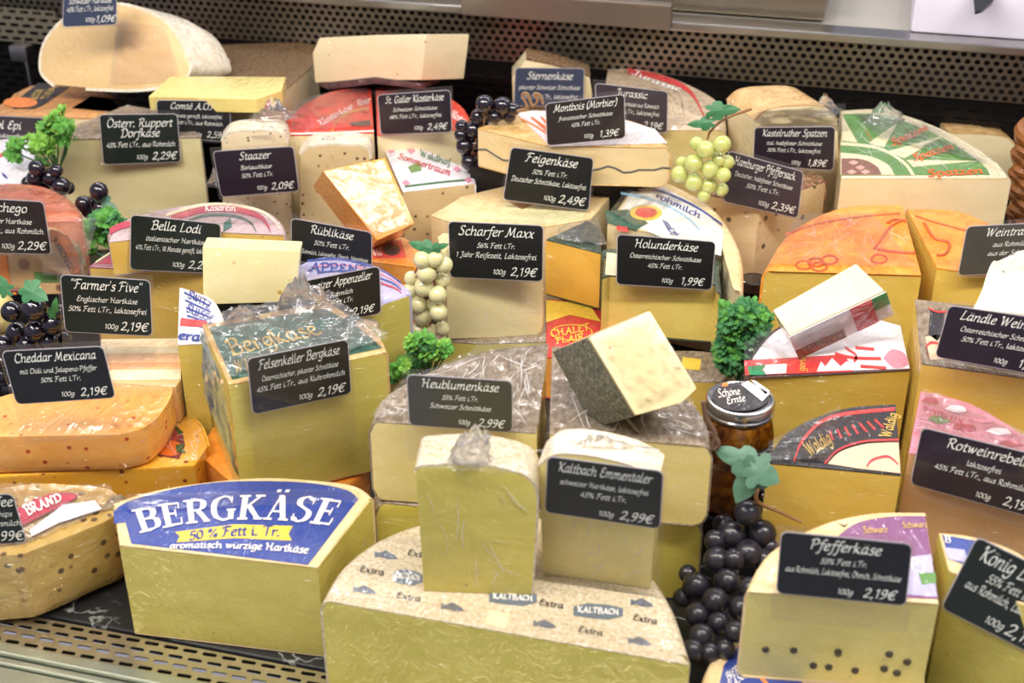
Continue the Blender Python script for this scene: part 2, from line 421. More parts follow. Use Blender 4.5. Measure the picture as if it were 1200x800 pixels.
def film(root, fr, tl, tr, br, bl, amp=.002, res=26, seed=0, lift=.0022, mat=None, edge=0, name='wrap_film', ridge=1.0):
    mb = MB(); vs = []
    for j in range(res+1):
        for i in range(res+1):
            u, v = i/res, j/res
            x = (tl[0]*(1-u)+tr[0]*u)*(1-v)+(bl[0]*(1-u)+br[0]*u)*v; y = (tl[1]*(1-u)+tr[1]*u)*(1-v)+(bl[1]*(1-u)+br[1]*u)*v
            q = Vector((x*.045*ridge, y*.075*ridge, seed*7.3)); h = (1-abs(noise.noise(q))*2.2)**2*.7+abs(noise.noise(q*2.7))*.5
            vs.append(fr.at(x, y)+fr.n*(lift+amp*h))
    mb.add(vs, [(j*(res+1)+i, j*(res+1)+i+1, (j+1)*(res+1)+i+1, (j+1)*(res+1)+i) for j in range(res) for i in range(res)])
    return part(name, mb, mat or FILM, root, smooth='all')
def tuft(root, c, rx, ry, h, seed=0, mat=None, n=22, m=9, name='wrap_tuft', tap=.86, lean=0):
    mb = MB(); vs = []; c = Vector(c)
    for j in range(m+1):
        q = j/m
        for i in range(n):
            a = 2*pi*i/n; w = noise.noise(Vector((cos(a)*1.9+seed, sin(a)*1.9, q*2.3+seed)))
            rr = (1-q**.8*tap)*(1+.55*w); z = h*(q**1.15)*(1+.5*noise.noise(Vector((cos(a)*3, sin(a)*3+seed, 4+q*4))))
            vs.append(c+RT*(cos(a)*rx*rr+lean*q*q)+Vector((0, sin(a)*ry*rr, z)))
    mb.add(vs, [(j*n+i, j*n+(i+1) % n, (j+1)*n+(i+1) % n, (j+1)*n+i) for j in range(m) for i in range(n)])
    return part(name, mb, mat or FILM2, root, smooth='all')

# ------------------------------------------------------------ price signs
def card_mat(name, c, gl=.18): return plain(name, c, gl+.12, coat=.35, var=.25)
BLK = card_mat('sign_black', '16191a'); GRN = card_mat('sign_dark_green', '152019'); BRN = card_mat('sign_brown_black', '2b211e'); BLU = card_mat('sign_slate_blue', '39435c'); PUR = card_mat('sign_aubergine', '211824'); GRY = card_mat('sign_grey', '45443f')
EDGE = plain('sign_white_edge', 'b4aeb4', .35, coat=.4)
def rrect(w, h, r, k=4):
    o = []
    for (cx, cy, a) in ((w-r, h-r, 0), (r, h-r, 90), (r, r, 180), (w-r, r, 270)):
        for i in range(k+1):
            b = radians(a+90*i/k); o.append((cx+r*cos(b), cy+r*sin(b)))
    return o
SIGNS = 0
def sign(label, cat_txt, tl, tr, br, bl, Y, lines, mat=BLK, foot=0, spike=.05, lean=12, twist=0, lt=PRINTW):
    """Y: depth of the sign's foot on the counter"""
    cxp = (bl[0]+br[0])/2; cyp = (bl[1]+br[1])/2
    O = WY(cxp, cyp, Y) if not isinstance(Y, Frame) else Vector(Y.O); d = CAM-O; az = math.degrees(math.atan2(d.x, -d.y))*.8+twist
    a = radians(az); e = radians(lean)
    fr = Frame(O, (cos(a), sin(a), 0), (sin(a)*cos(e), -cos(a)*cos(e), sin(e)))
    if isinstance(Y, Frame): fr = Y
    C4 = [fr.at(*p) for p in (tl, tr, br, bl)]
    w = ((C4[1]-C4[0]).length+(C4[2]-C4[3]).length)/2; h = ((C4[0]-C4[3]).length+(C4[1]-C4[2]).length)/2
    def fn(x, y, z=0):            # metres on the card -> point
        u, v = x/w, y/h
        p = (C4[3]*(1-u)+C4[2]*u)*(1-v)+(C4[0]*(1-u)+C4[1]*u)*v
        return p+fr.n*z
    dn = (fn(w/2, 0)-fn(w/2, h)).normalized()
    low = fn(w/2, 0)+dn*foot
    if not foot: low = fn(w/2, h*.12)-fr.n*spike-Vector((0, 0, .004))
    root = thing('price_sign', label, 'price sign', (low.x, low.y, min(low.z, fn(w/2, 0).z)), 'price signs among the cheeses')
    m = .0008
    mb = MB(); ol = rrect(w, h, .005); mb.prism([[fn(x, y, z) for x, y in ol] for z in (-.0006, .0)]); part('border', mb, EDGE, root, smooth=False)
    il = [(m+x, m+y) for x, y in rrect(w-2*m, h-2*m, .0042)]
    mb = MB(); mb.prism([[fn(x, y, z) for x, y in il] for z in (.0, .0004)]); card = part('card', mb, mat, root, smooth=False)
    mb = MB()
    for (s, cx, cy, hh, mw) in lines:      # centre x, baseline y, x-height unit, max width (fractions)
        hk = hh*h; wid = text_width(s)*hk*1.08
        wid = min(wid, mw*w); x0 = cx*w-wid/2
        nib_text(mb, s, lambda x, y: fn(x, y, .0008), x0, cy*h, hk, wid, nib=.050)
    part('lettering', mb, lt, card, smooth='flat')
    mb = MB(); g = .0025
    hl = [(-g, -foot-(.001 if foot else g)), (w+g, -foot-(.001 if foot else g)), (w+g, h+g*1.6), (-g, h+g*1.6)]
    mb.prism([[fn(x, y, z) for x, y in hl] for z in (-.0016, -.0009)]); part('clear_holder', mb, HOLDER, root, smooth=False)
    if not foot:
        a0 = fn(w*.5, h*.5, -.0026); a2 = fn(w*.5, h*.12, -.0026); mb = MB(); mb.tube([a0, a2, low], .0011, 6); part('spike', mb, STEEL, root)
    return root
def L4(title, l2, l3, price, t=.225, big=None):
    o = [(title, .5, .77, t, .80)]
    if l2: o.append((l2, .5, .56, .125, .76))
    if l3: o.append((l3, .5, .385, .128, .88))
    if price: o += [('100g', .53, .10, .13, .18), (price, .79, .085, .225, .37)]
    return o

FOLD_GLINT = clear('wrap_fold_glint', .2, rough=.2, haze=.75)  # film pleats in bright white diffuse, the colour standing in for glints
def folds(root, P0, P1, P2, P3, n, seed, r0=.00022):
    """thin pleats of wrap, whitened as painted glints, lying on the face with corners P0..P3 (top left, top right, bottom right, bottom left)"""
    rnd = random.Random(seed); mb = MB(); nn = (P1-P0).cross(P3-P0).normalized()
    if nn.dot(CAM-P0) < 0: nn = -nn
    def at(u, v): return (P0*(1-u)+P1*u)*(1-v)+(P3*(1-u)+P2*u)*v+nn*.0004
    cx, cy = rnd.uniform(.1, .9), rnd.choice([-.3, 1.2])
    for k in range(n):
        if k % 3 == 0: cx, cy = rnd.uniform(-.1, 1.1), rnd.choice([-.4, 1.3, .5])
        u, v = rnd.uniform(.06, .94), rnd.uniform(.06, .94); dx, dy = u-cx, v-cy; l = math.hypot(dx, dy)+.01; L = rnd.uniform(.12, .5); bend = rnd.uniform(-.03, .03); pts = []
        for i in range(9):
            t = i/8-.5; a, b = u+dx/l*L*t-dy/l*bend*(1-4*t*t), v+dy/l*L*t+dx/l*bend*(1-4*t*t)
            pts.append(at(min(max(a, .015), .985), min(max(b, .015), .985)))
        if (pts[0]-pts[-1]).length < .004: continue
        w = r0*rnd.uniform(.6, 2.0); side = (pts[-1]-pts[0]).cross(nn).normalized(); o = len(mb.v)
        for i, p in enumerate(pts):
            ww = w*sin(pi*(i+.3)/8.6); mb.v += [p-side*ww, p+nn*ww*1.1, p+side*ww]
        mb.f += [(o+3*i+j, o+3*i+j+1, o+3*i+4+j, o+3*i+3+j) for i in range(8) for j in (0, 1)]
    return part('wrap_fold_glints', mb, FOLD_GLINT, root, smooth='all')
def folds_by(label_start, faces, n=14, seed=1, r0=.00022):
    for o in list(bpy.data.objects):
        if o.type == 'EMPTY' and (o.get('label') or '').startswith(label_start):
            for k, f in enumerate(faces): folds(o, *f, n, seed+k, r0)
            return
    print('NO', label_start)
def fz(a, b, z1, z0):            # vertical face under a top edge given in pixels
    A, B = W(*a, z1), W(*b, z1); D = Vector((0, 0, z0-z1)); return (A, B, B+D, A+D)

# ============================================================ the display case
DECK_Y0 = W(165, 742, 0).y; BACK_Y = 1.80
def xbox(name, x0, x1, y0, y1, z0, z1, mat, bevel=.002):
    mb = MB(); mb.box(((x0+x1)/2, (y0+y1)/2, (z0+z1)/2), (x1-x0, y1-y0, z1-z0)); return struct(name, mb, mat, bevel)
def slate_mat():
    m, t, b = nodes('black_slate'); co = coords(t)
    v = N(t, 'ShaderNodeTexVoronoi', feature='DISTANCE_TO_EDGE'); w = noise_(t, co, 9, 4)
    mp = N(t, 'ShaderNodeVectorMath', operation='ADD'); t.links.new(co, mp.inputs[0]); sc = N(t, 'ShaderNodeVectorMath', operation='SCALE'); sc.inputs['Scale'].default_value = .12
    nc = N(t, 'ShaderNodeTexNoise'); t.links.new(co, nc.inputs['Vector']); nc.inputs['Scale'].default_value = 16; nc.inputs['Detail'].default_value = 5
    t.links.new(nc.outputs['Color'], sc.inputs[0]); t.links.new(sc.outputs[0], mp.inputs[1]); t.links.new(mp.outputs[0], v.inputs['Vector']); v.inputs['Scale'].default_value = 20
    vein = ramp(t, v.outputs['Distance'], [(.004, (1, 1, 1, 1)), (.03, (0, 0, 0, 1))]); gate = ramp(t, noise_(t, co, 14, 3), [(.5, (0, 0, 0, 1)), (.62, (1, 1, 1, 1))])
    mm = N(t, 'ShaderNodeMath', operation='MULTIPLY'); t.links.new(vein, mm.inputs[0]); t.links.new(gate, mm.inputs[1])
    base = mixc(t, noise_(t, co, 30), rgb('17181a'), rgb('2c2d2e')); t.links.new(mixc(t, mm.outputs[0], base, rgb('8d918c')), b.inputs['Base Color']); b.inputs['Roughness'].default_value = .34
    return m
SLATE = slate_mat()
xbox('floor', -1.7, .9, DECK_Y0, BACK_Y+.05, -.02, -.0005, SLATE)
# perforated sheet: one cell per hole, real openings
def perforated(name, org, eu, ev, nu, nv, cu, cv, hw, hh, mat, th=.0012, stagger=True, k=10):
    mb = MB(); org = Vector(org); eu = Vector(eu); ev = Vector(ev); nn = eu.cross(ev).normalized()
    for j in range(nv):
        off = .5 if (stagger and j % 2) else 0
        for i in range(nu):
            cx = (i+.5+off)*cu; cy = (j+.5)*cv; r = min(hw, hh); inner = []; outer = []
            for q in range(k):
                a = 2*pi*(q+.5)/k; c_, s_ = cos(a), sin(a)
                ix = (hw-r)*(1 if c_ > 0 else -1)+r*c_; iy = (hh-r)*(1 if s_ > 0 else -1)+r*s_
                inner.append((cx+ix, cy+iy)); f = 1/max(abs(c_), abs(s_)); outer.append((cx+cu/2*c_*f, cy+cv/2*s_*f))
            co = [(cu/2, cv/2), (-cu/2, cv/2), (-cu/2, -cv/2), (cu/2, -cv/2)]
            # outer ring snapped to the cell's corners nearest their direction
            for cc in co:
                b = min(range(k), key=lambda q: (outer[q][0]-cx-cc[0])**2+(outer[q][1]-cy-cc[1])**2); outer[b] = (cx+cc[0], cy+cc[1])
            vs = [org+eu*x+ev*y for x, y in inner+outer]+[org+eu*x+ev*y-nn*th for x, y in inner]
            fs = [(q, q+k, (q+1) % k+k, (q+1) % k) for q in range(k)]+[(q, (q+1) % k, (q+1) % k+2*k, q+2*k) for q in range(k)]
            mb.add(vs, fs)
    o = struct(name, mb, mat); return o
xs0, xs1 = -1.02, -.30
# front intake grille and rail
GR0 = W(100, 762, 0).y; gd = DECK_Y0-.002-.036
perforated('trim_1', (-1.0, gd, -.002), (1, 0, 0), (0, 1, 0), 70, 4, .0168, .009, .0062, .0021, plain('warm_steel', 'cfc4a4', .3, .9, var=.2))
xbox('trim_2', -1.1, .3, gd-.004, DECK_Y0, -.05, -.03, DARK)
RAIL = plain('rail_steel', 'c9cdb8', .3, .85, var=.15)
for k, (y0, y1, z1) in enumerate([(gd-.012, gd, .001), (gd-.020, gd-.013, -.002), (gd-.045, gd-.021, -.004), (gd-.055, gd-.046, .0), (gd-.12, gd-.056, -.003)]):
    xbox('trim_%d' % (k+3), -1.1, .3, y0, y1, -.05, z1, RAIL, .0018)
# back: perforated band, slotted panel, shelf
zt = WY(800, 34, BACK_Y).z; zb = WY(800, 88, BACK_Y).z; xl = WY(-60, 20, BACK_Y).x; xr = WY(1260, 100, BACK_Y).x
cu = .0118; nu = int((xr-xl)/cu); nv = 7; cv = (zt-zb)/nv
perforated('wall_back', (xl, BACK_Y-.004, zb), (1, 0, 0), (0, 0, 1), nu, nv, cu, cv, .0038, .0034, plain('perforated_steel', '8f8577', .35, .9, var=.3), k=8)
SLOTD = plain('dark_slotted_steel', '1f1b1a', .4, .6, var=.3)
perforated('wall_back', (xl, BACK_Y, -.03), (1, 0, 0), (0, 0, 1), int((xr-xl)/.03), int((zb+.03)/.011), .03, .011, .0105, .0030, SLOTD)
xbox('wall_back', xl-.3, xr+.3, BACK_Y+.03, BACK_Y+.04, -.02, zt, plain('case_back_black', '0c0a0c', .6))
lx0 = WY(-60, 30, BACK_Y-.02).x; lx1 = WY(74, 30, BACK_Y-.02).x
perforated('wall_left', (lx0, BACK_Y-.02, WY(30, 50, BACK_Y-.02).z), (1, 0, 0), (0, 0, 1), 9, 5, (lx1-lx0)/9.5, .0105, (lx1-lx0)/9.5*.36, .0028, plain('left_slotted_steel', 'b5aa90', .35, .8))
zs = zt+.004
xbox('trim_9', xl-.2, xr+.3, BACK_Y-.012, BACK_Y+.03, zt, zt+.012, STEEL, .002)     # bright lip above the holes
xbox('trim_10', xl-.2, xr+.3, BACK_Y+.03, BACK_Y+.8, zt-.01, zt+.008, plain('worktop_steel', 'cfc9bc', .5, .5))
# scale trays on the worktop
def tray(x0px, x1px, ypx, Yf, hh, mat, label, name='steel_tray', dz=0.0, dep=.3):
    a = WY(x0px, ypx, Yf); b = WY(x1px, ypx, Yf); z = zt+.012+dz
    root = thing(name, label, 'tray', ((a.x+b.x)/2, Yf+dep/2, z))
    mb = MB(); mb.box(((a.x+b.x)/2, Yf+dep/2, z+hh*.75/2), (b.x-a.x-.02, dep-.02, hh*.75)); part('base', mb, STEELD, root, .002)
    mb = MB(); mb.box(((a.x+b.x)/2, Yf+dep/2, z+hh*.75+hh*.125), (b.x-a.x, dep, hh*.25)); part('top_plate', mb, mat, root, .003)
tray(342, 975, 20, BACK_Y+.035, .05, STEEL, 'long stainless steel plate above the perforated back strip', dz=0)
PX = WY(548, 20, BACK_Y-.03)
mb = MB(); mb.box(((WY(548, 20, BACK_Y).x+WY(790, 20, BACK_Y).x)/2, BACK_Y-.022, zt+.022), (WY(790, 20, BACK_Y).x-WY(548, 20, BACK_Y).x, .018, .034))
struct('trim_11', mb, plain('bronze_tinted_steel', '8d8072', .4, .7, var=.2), .002)
ax = WY(1068, 20, BACK_Y+.05).x
root = thing('cutting_board', 'thick white plastic cutting board at the top right corner', 'cutting board', (ax+.25, BACK_Y+.2, zt+.012))
mb = MB(); mb.box((ax+.25, BACK_Y+.02+.2, zt+.012+.028), (.5, .4, .056)); part('board', mb, plain('white_plastic', 'e8e2f2', .4, var=.03), root, .006)
kz = zt+.07; kp = level(kz)
root = thing('knife', 'black knife tip reaching over the white cutting board', 'knife', kp.at(1152, -2))
mb = MB(); P = [kp.at(*p) for p in [(1138, -30), (1142, 17), (1150, 15), (1162, 6), (1170, -10), (1172, -30)]]
mb.prism([P, [p+Vector((0, 0, .003)) for p in P]]); part('blade', mb, plain('black_blade', '14140f', .25, .3), root)
mb = MB(); P = [kp.at(*p) for p in [(1140, -60), (1140, -30), (1170, -30), (1170, -60)]]; mb.prism([P, [p+Vector((0, 0, .012)) for p in P]]); part('handle', mb, DARK, root, .002)
# left: steel bracket
p0 = WY(28, 48, BACK_Y-.06)
root = thing('steel_bracket', 'small steel bracket on the dark left end of the case back', 'bracket', (p0.x, p0.y, 0))
mb = MB(); mb.box((p0.x, p0.y, p0.z/2), (.004, .008, p0.z)); mb.box((p0.x, p0.y-.01, p0.z-.014), (.028, .02, .022)); part('upright', mb, STEEL, root, .001)

# ============================================================ cheeses
P_OLIVE = cheese('paste_alpine', 'dccd6a', 'cdbd58', layers=60, specks='a8963e', sscale=60, sth=.07)
P_KALT = cheese('paste_kaltbach', 'ddce62', 'cbba4c', layers=55, specks='94823a', sscale=45, sth=.06)
P_GOLD = cheese('paste_gold', 'efcd66', 'e2bb4c', layers=30)
P_CREAM = cheese('paste_cream', 'f2e2b8', 'e9d7a6', wrap=.4)
P_PALE = cheese('paste_pale', 'f0e6bd', 'e9dcae', wrap=.35)
P_PEPPER = cheese('paste_pepper', 'ecdd88', 'e2d174', specks='6b5a30', sscale=60, sth=.18)
P_PFEFF = cheese('paste_peppersack', 'e6cda4', 'dcc091', specks='5a4a3c', sscale=62, sth=.24)
P_HERB = cheese('paste_herb', 'efdcb8', 'e6cfa6', specks='55583a', sscale=170, sth=.28)
P_ALM = cheese('paste_summer', 'ddc79a', 'd2b987', specks='6a5138', sscale=110, sth=.25)
P_ORANGE = cheese('paste_orange', 'f0a44c', 'e59236', wrap=.7)
P_YELLOW = cheese('paste_yellow', 'ecc868', 'e0b552', specks='a37a22', sscale=90, sth=.1, holes=True)
P_BROWNW = cheese('paste_red_wine', 'e6b880', 'daa86c', wrap=.5)
P_HOLU = cheese('paste_elder', 'ead476', 'dcc45e')
P_HOLU2 = cheese('paste_elder_gold', 'efc258', 'e2b043')
P_RUPP = cheese('paste_ruppert', 'dfd5a4', 'd4c890')
R_TAN = rindm('rind_tan', 'c99a5c', 'e3bf84', 60, .3)
R_BERG = rindm('rind_berg', 'e6c48a', 'f0d8a6', 40, .2, wrap=.5)
R_GREY = rindm('rind_grey_silver', '6c5c4a', '93826e', 240, .7, 1.0, 'a89a88', stretch=(1, .4, 1))
R_KALT = rindm('rind_kaltbach', 'b09a78', 'd0c0a0', 300, .5, .8, 'dcd2c2')
R_DARKM = rindm('rind_dark_mould', '34362c', '5c5c4a', 320, 1.0, .4, '8c8872')
R_BROWN = rindm('rind_brown_crust', '4a3420', '7a5a36', 300, 1.0, .2, 'a5855a')
R_WINE = rindm('rind_wine_dark', '3a2228', '5a3a3a', 100, .6)
R_GREEN = rindm('rind_green_black', '2c3a30', '4a5a48', 200, .6, .8)
R_WHITE = rindm('rind_white_bloom', 'd9c9a8', 'f0e6d2', 90, .4, .8)
R_BLACK = rindm('rind_black_wax', '222326', '3c3c40', 100, .3, 1.0)
R_ORANGE = rindm('rind_orange_wax', 'e8801c', 'f39a2c', 30, .3, 1.0, 'f6ac48')
LBL = lambda n, c, w=.5: plain(n, c, .45, wrap=w, var=.06)
BLUE = LBL('label_blue', '2e4596'); YEL = LBL('label_yellow', 'f0cf4a'); LWHITE = LBL('label_white', 'efeaf0', .8); RED = LBL('label_red', 'd83a3c', .8); LGREEN = LBL('label_green', '5f8f45'); DGREEN = LBL('label_dark_green', '2f5f50', 1.0)
PINK = LBL('label_pink', 'd98aa0'); PURP = LBL('label_purple', '86507e'); LCREAM = LBL('label_cream', 'e9dcb4'); LBLACK = LBL('label_black', '241f22'); CRIM = LBL('label_crimson', 'b8304a'); ORL = LBL('label_orange', 'f08a3a'); GREYB = LBL('label_grey_blue', '5c6270'); LAV = LBL('label_lavender', 'b9b4d8')
TW = plain('ink_white', 'f3ece4', .5, var=.03); TB = plain('ink_blue', '2b3f8f', .5); TR_ = plain('ink_red', 'c23440', .5); TK = plain('ink_black', '2a2424', .5); TG = plain('ink_gold', 'd8b45a', .4); TO = plain('ink_orange', 'e06a2a', .5); TGR = plain('ink_green', '3f7048', .5)

# --- mountain cheese wedge with the big blue label
c = wheel('large hard cheese wedge with blue label reading BERGKÄSE, front left', .09, 0, [(372, 664), (438, 582), (415, 567), (360, 560), (300, 558), (220, 566), (165, 577), (131, 589), (140, 638)], (1, 7), P_OLIVE, R_BERG, r=.004)
fr = level(.09)
decal(c, fr, [(361, 662), (424, 588)], BLUE) if 0 else None
arcp = catmull([(133, 600), (150, 588), (200, 574), (250, 566), (300, 564), (360, 566), (405, 574), (420, 585)], 4)
decal(c, fr, arcp+[(361, 662), (280, 652), (154, 637), (147, 612), (134, 614)], BLUE)
decal(c, fr, [(205, 624), (275, 615), (343, 617), (338, 626), (342, 634), (274, 631), (207, 636), (211, 629)], YEL, lift=.0008)
mb = MB(); fn = quadmap(fr, (152, 600), (404, 588), (390, 617), (164, 625), 12, .0012)
xx = 0; word = 'BERGKÄSE'; tot = sum(R_[k.replace('Ä', 'A')][0]+.03 for k in word)
for ch in word:
    w, thick, thin, ser = R_[ch.replace('Ä', 'A')]
    cv2 = lambda s: [tuple(int(q)/100 for q in p.split(',')) for p in s.split()]
    def put(pts, nx, ny, tx, ty): ribbons(mb, fn, [((xx+a+b*.06)/tot, b/.74) for a, b in pts], nx/tot, ny/.74, tx/tot, ty/.74)
    for s in thick:
        p = cv2(s); p = catmull(p, 5) if len(p) > 2 else p; put(p, .075, .0, .02, .03)
    for s in thin: put(cv2(s), .018, .028, -.015, .028)
    for (a, y, b) in ser: put([(a/100, y/100), (b/100, y/100)], 0, .03, 0.001, .03)
    if ch == 'Ä':
        for dx in (.22, .42): put([(dx, .84), (dx+.02, .92)], .05, 0, 0, .02)
    xx += w+.03
part('title_lettering', mb, TW, c, smooth='flat', label='cream serif capitals spelling the cheese name')
label_text(c, '50 % Fett i. Tr.', fr, (222, 623), (330, 618), (328, 630), (222, 634), TB, 3, nib=.07)
label_text(c, 'aromatisch würzige Hartkäse', fr, (199, 637), (363, 641), (361, 650), (199, 644), TW, 3, nib=.07)
film(c, fr, (148, 582), (425, 575), (420, 592), (150, 600), .0015, 26, 3)

# --- big half wheel bottom centre
c = wheel('broad low half wheel with brown printed rind, bottom centre, two upright pieces on it', .09, 0, [(808, 778), (810, 765), (785, 698), (740, 645), (680, 612), (600, 598), (520, 603), (450, 624), (400, 660), (374, 702)], (1, 9), P_KALT, R_KALT, r=.01, t=.0018)
BADGE = LBL('label_badge', '64707a', .2)
for i, (x, y, w) in enumerate([(478, 676, 34), (601, 700, 56), (701, 716, 58)]):
    P = [(x-w/2, y-5), (x-w/5, y-9), (x+w/5, y-7), (x+w/2, y-3), (x+w/2, y+6), (x+w/5, y+10), (x-w/5, y+8), (x-w/2, y+5)]
    decal(c, fr, P, BADGE); label_text(c, 'KALTBACH', fr, (x-w*.42, y-5), (x+w*.42, y-1), (x+w*.42, y+5), (x-w*.42, y+2), TW, 0, nib=.08, lift=.0009)
for (x, y) in [(427, 691), (452, 650), (530, 711), (638, 731), (749, 751), (752, 706)]:
    decal(c, fr, [(x-13, y-4), (x-8, y-2), (x, y-5), (x+11, y+1), (x+14, y+5), (x+2, y+5), (x-8, y+2), (x-13, y+3)], GREYB)
for (x, y) in [(436, 669), (479, 700), (646, 708), (692, 740), (756, 726), (492, 650)]:
    label_text(c, 'Extra', fr, (x-14, y-6), (x+15, y-1), (x+14, y+6), (x-15, y+1), TK, 0, lift=.0009)
decal(c, fr, [(573, 715), (597, 720), (592, 737), (568, 731)], LCREAM)
film(c, fr, (400, 690), (780, 745), (800, 770), (384, 702), .0016, 30, 5, ridge=1.4)

# --- two upright pieces on it
def slab(label, foot, z, face, depth, paste, rind, arc, lean=0, **kw):
    f = upright(foot[0], foot[1], z, lean); return block(label, f, face, depth, paste, rind, arc, caps=False, **kw), f
c, f = slab('upright pale yellow cheese piece without sign, front centre', ((497, 692), (625, 697)), .0905, [(497, 692), (485, 552), (494, 545), (550, 543), (600, 551), (626, 566), (631, 600), (625, 697)], .04, P_KALT, R_KALT, (1, 7), t=.0015, r=.003, bevel=.002)
tuft(c, W(552, 538, .205), .016, .008, .022, 2, tap=.45, lean=.006)
film(c, level(.205), (500, 538), (610, 545), (630, 560), (488, 553), .003, 16, 8)
c, f = slab('upright pale yellow cheese piece behind the dark sign at 2,99€ reading Emmentaler', ((636, 672), (762, 690)), .0905, [(636, 672), (630, 545), (650, 532), (690, 533), (740, 545), (772, 562), (762, 690)], .035, cheese('paste_emmental', 'e9dc92', 'dfd080', specks='8a7a3a', sscale=26, sth=.07), R_WHITE, (1, 5), t=.0015, r=.003, bevel=.002)
tuft(c, f.at(695, 538)+Vector((0, .015, -.004)), .04, .01, .014, 5)

# --- bottom right corner
fr = level(.045)
c = wheel('low wedge with blue label under the peppercorn cheese, bottom right', .045, 0, [(960, 830), (812, 830), (830, 775), (868, 730), (930, 700), (1010, 690), (1080, 700), (1085, 830)], (1, 6), P_OLIVE, R_BERG)
decal(c, fr, [(842, 806), (848, 780), (866, 757), (900, 740), (960, 830), (842, 830)], BLUE)
for (x, y) in [(862, 792), (878, 765)]:
    label_text(c, 'BIER', fr, (x-12, y-2), (x+2, y-12), (x+5, y-4), (x-9, y+7), TW, lift=.0009); label_text(c, 'KÄSE', fr, (x-9, y+8), (x+8, y-5), (x+11, y+3), (x-6, y+17), TW, lift=.0009)
decal(c, fr, [(868, 770), (900, 800), (898, 803), (866, 774)], ORL, lift=.0008)
fr = level(.125)
c = wheel('peppercorn cheese wedge with purple label behind its dark sign, bottom right', .125, .0455, [(1100, 707), (1082, 597), (1020, 598), (960, 612), (900, 645), (873, 690)], (1, 5), P_PEPPER, R_BERG, r=.006)
decal(c, fr, catmull([(970, 640), (1000, 615), (1040, 606), (1084, 605)], 4)+[(1099, 702), (1020, 699), (980, 690)], PURP)
decal(c, fr, [(1050, 655), (1091, 650), (1098, 700), (1062, 697)], LAV, lift=.0008); decal(c, fr, [(1076, 672), (1096, 672), (1097, 684), (1080, 686)], LGREEN, lift=.001)
label_text(c, 'Pf', fr, (1064, 656), (1084, 655), (1086, 668), (1067, 669), TW); label_text(c, 'Schwarz', fr, (1056, 613), (1086, 612), (1087, 619), (1058, 620), TG); label_text(c, 'Schwarz', fr, (1010, 618), (1040, 618), (1040, 625), (1012, 626), TG)
decal(c, fr, [(982, 613), (990, 616), (994, 612), (990, 618)], TK)
tb = plain('peppercorn', '4e463a', .6)
for (x, y) in [(897, 760), (930, 761), (982, 763), (1042, 766), (953, 779), (971, 781), (1002, 785), (1036, 783), (1063, 775), (1051, 788)]:
    f2 = Frame(W(873, 690, .125), W(1100, 707, .125)-W(873, 690, .125), (W(1100, 707, .125)-W(873, 690, .125)).cross(Vector((0, 0, 1)))); mb = MB(); p = f2.at(x, y); mb.lathe([(.0002, -.0005), (.0026, -.0008), (.003, 0), (.0024, .0016), (.0003, .002)], 10)
    R = f2.n.to_track_quat('Z', 'Y').to_matrix(); mb.v = [R@v+p for v in mb.v]; part('peppercorn', mb, tb, c)
fr = level(.125)
c = wheel('yellow wedge with small blue label in the bottom right corner of the case', .125, 0, [(1260, 735), (1250, 690), (1195, 645), (1140, 626), (1100, 621), (1112, 668)], (1, 4), P_OLIVE, R_BERG, r=.005)
decal(c, fr, [(1104, 627), (1150, 635), (1190, 655), (1180, 680), (1112, 655)], BLUE); decal(c, fr, [(1106, 642), (1130, 645), (1135, 660), (1112, 656)], LAV, lift=.0008)
label_text(c, 'B', fr, (1106, 628), (1114, 630), (1114, 638), (1107, 636), TW)

# --- silver grey wedges, centre
for (nm, z1, z0, pts, arc) in [
    ('silver rinded wedge lying beneath the left big grey wheel wedge', .08, 0, [(486, 592), (640, 600), (643, 500), (560, 510), (480, 535), (440, 565), (438, 590)], (2, 6)),
    ('silver rinded wedge lying beneath the right big grey wheel wedge', .08, 0, [(645, 603), (825, 612), (815, 560), (740, 520), (650, 505)], (1, 4)),
    ('large grey rinded wedge left of centre with the hay flower cheese sign', .158, .0805, [(629, 507), (639, 397), (560, 408), (490, 435), (445, 462), (431, 493)], (1, 5)),
    ('large grey rinded wedge right of centre with a loose mottled piece on top', .158, .0805, [(644, 508), (837, 522), (828, 485), (800, 455), (755, 425), (700, 408), (651, 400)], (1, 6))]:
    c = wheel(nm, z1, z0, pts, arc, P_KALT if z0 == 0 else cheese('paste_hay', 'f0de98', 'e6d280', layers=40), R_GREY, r=.012, t=.0016)
    if z0:
        f = level(z1)
        if pts[0][0] == 629:
            film(c, f, (560, 405), (640, 398), (632, 500), (490, 490), .003, 34, 11, ridge=1.2); film(c, f, (470, 450), (560, 412), (520, 490), (434, 492), .003, 24, 12)
        else: film(c, f, (650, 405), (800, 450), (834, 515), (642, 505), .003, 34, 13, ridge=1.2)
# mottled piece on top
f = tilted(745, 487, .188, 18, 38)
c = block('cream cheese piece with dark mottled rind lying tilted on the right grey wedge', f, [(745, 487), (690, 395), (762, 363), (818, 455), (800, 472)], .045, cheese('paste_loose', 'f2e2b2', 'ecd8a2', specks='d9a860', sscale=60, sth=.1, wrap=.9), None, None, name='cheese_piece', bevel=.003, shift=(-.028, .004, -.012))
mb = MB(); a, b = f.at(690, 395), f.at(745, 487); s = -f.n*.045+Vector((-.028, .004, -.012))
nr_ = (b-a).cross(s).normalized(); nr_ = nr_ if nr_.x < 0 else -nr_
q = [a, b, b+s, a+s*.9]; q += []
grid = []; 
for j in range(9):
    for i in range(9):
        u, v = i/8, j/8; p = (a*(1-u)+b*u)+s*v*(1-.1*(1-u)); bul = .006*sin(pi*u)*sin(pi*min(v*1.2, 1))+.0015
        grid.append(p+nr_*bul)
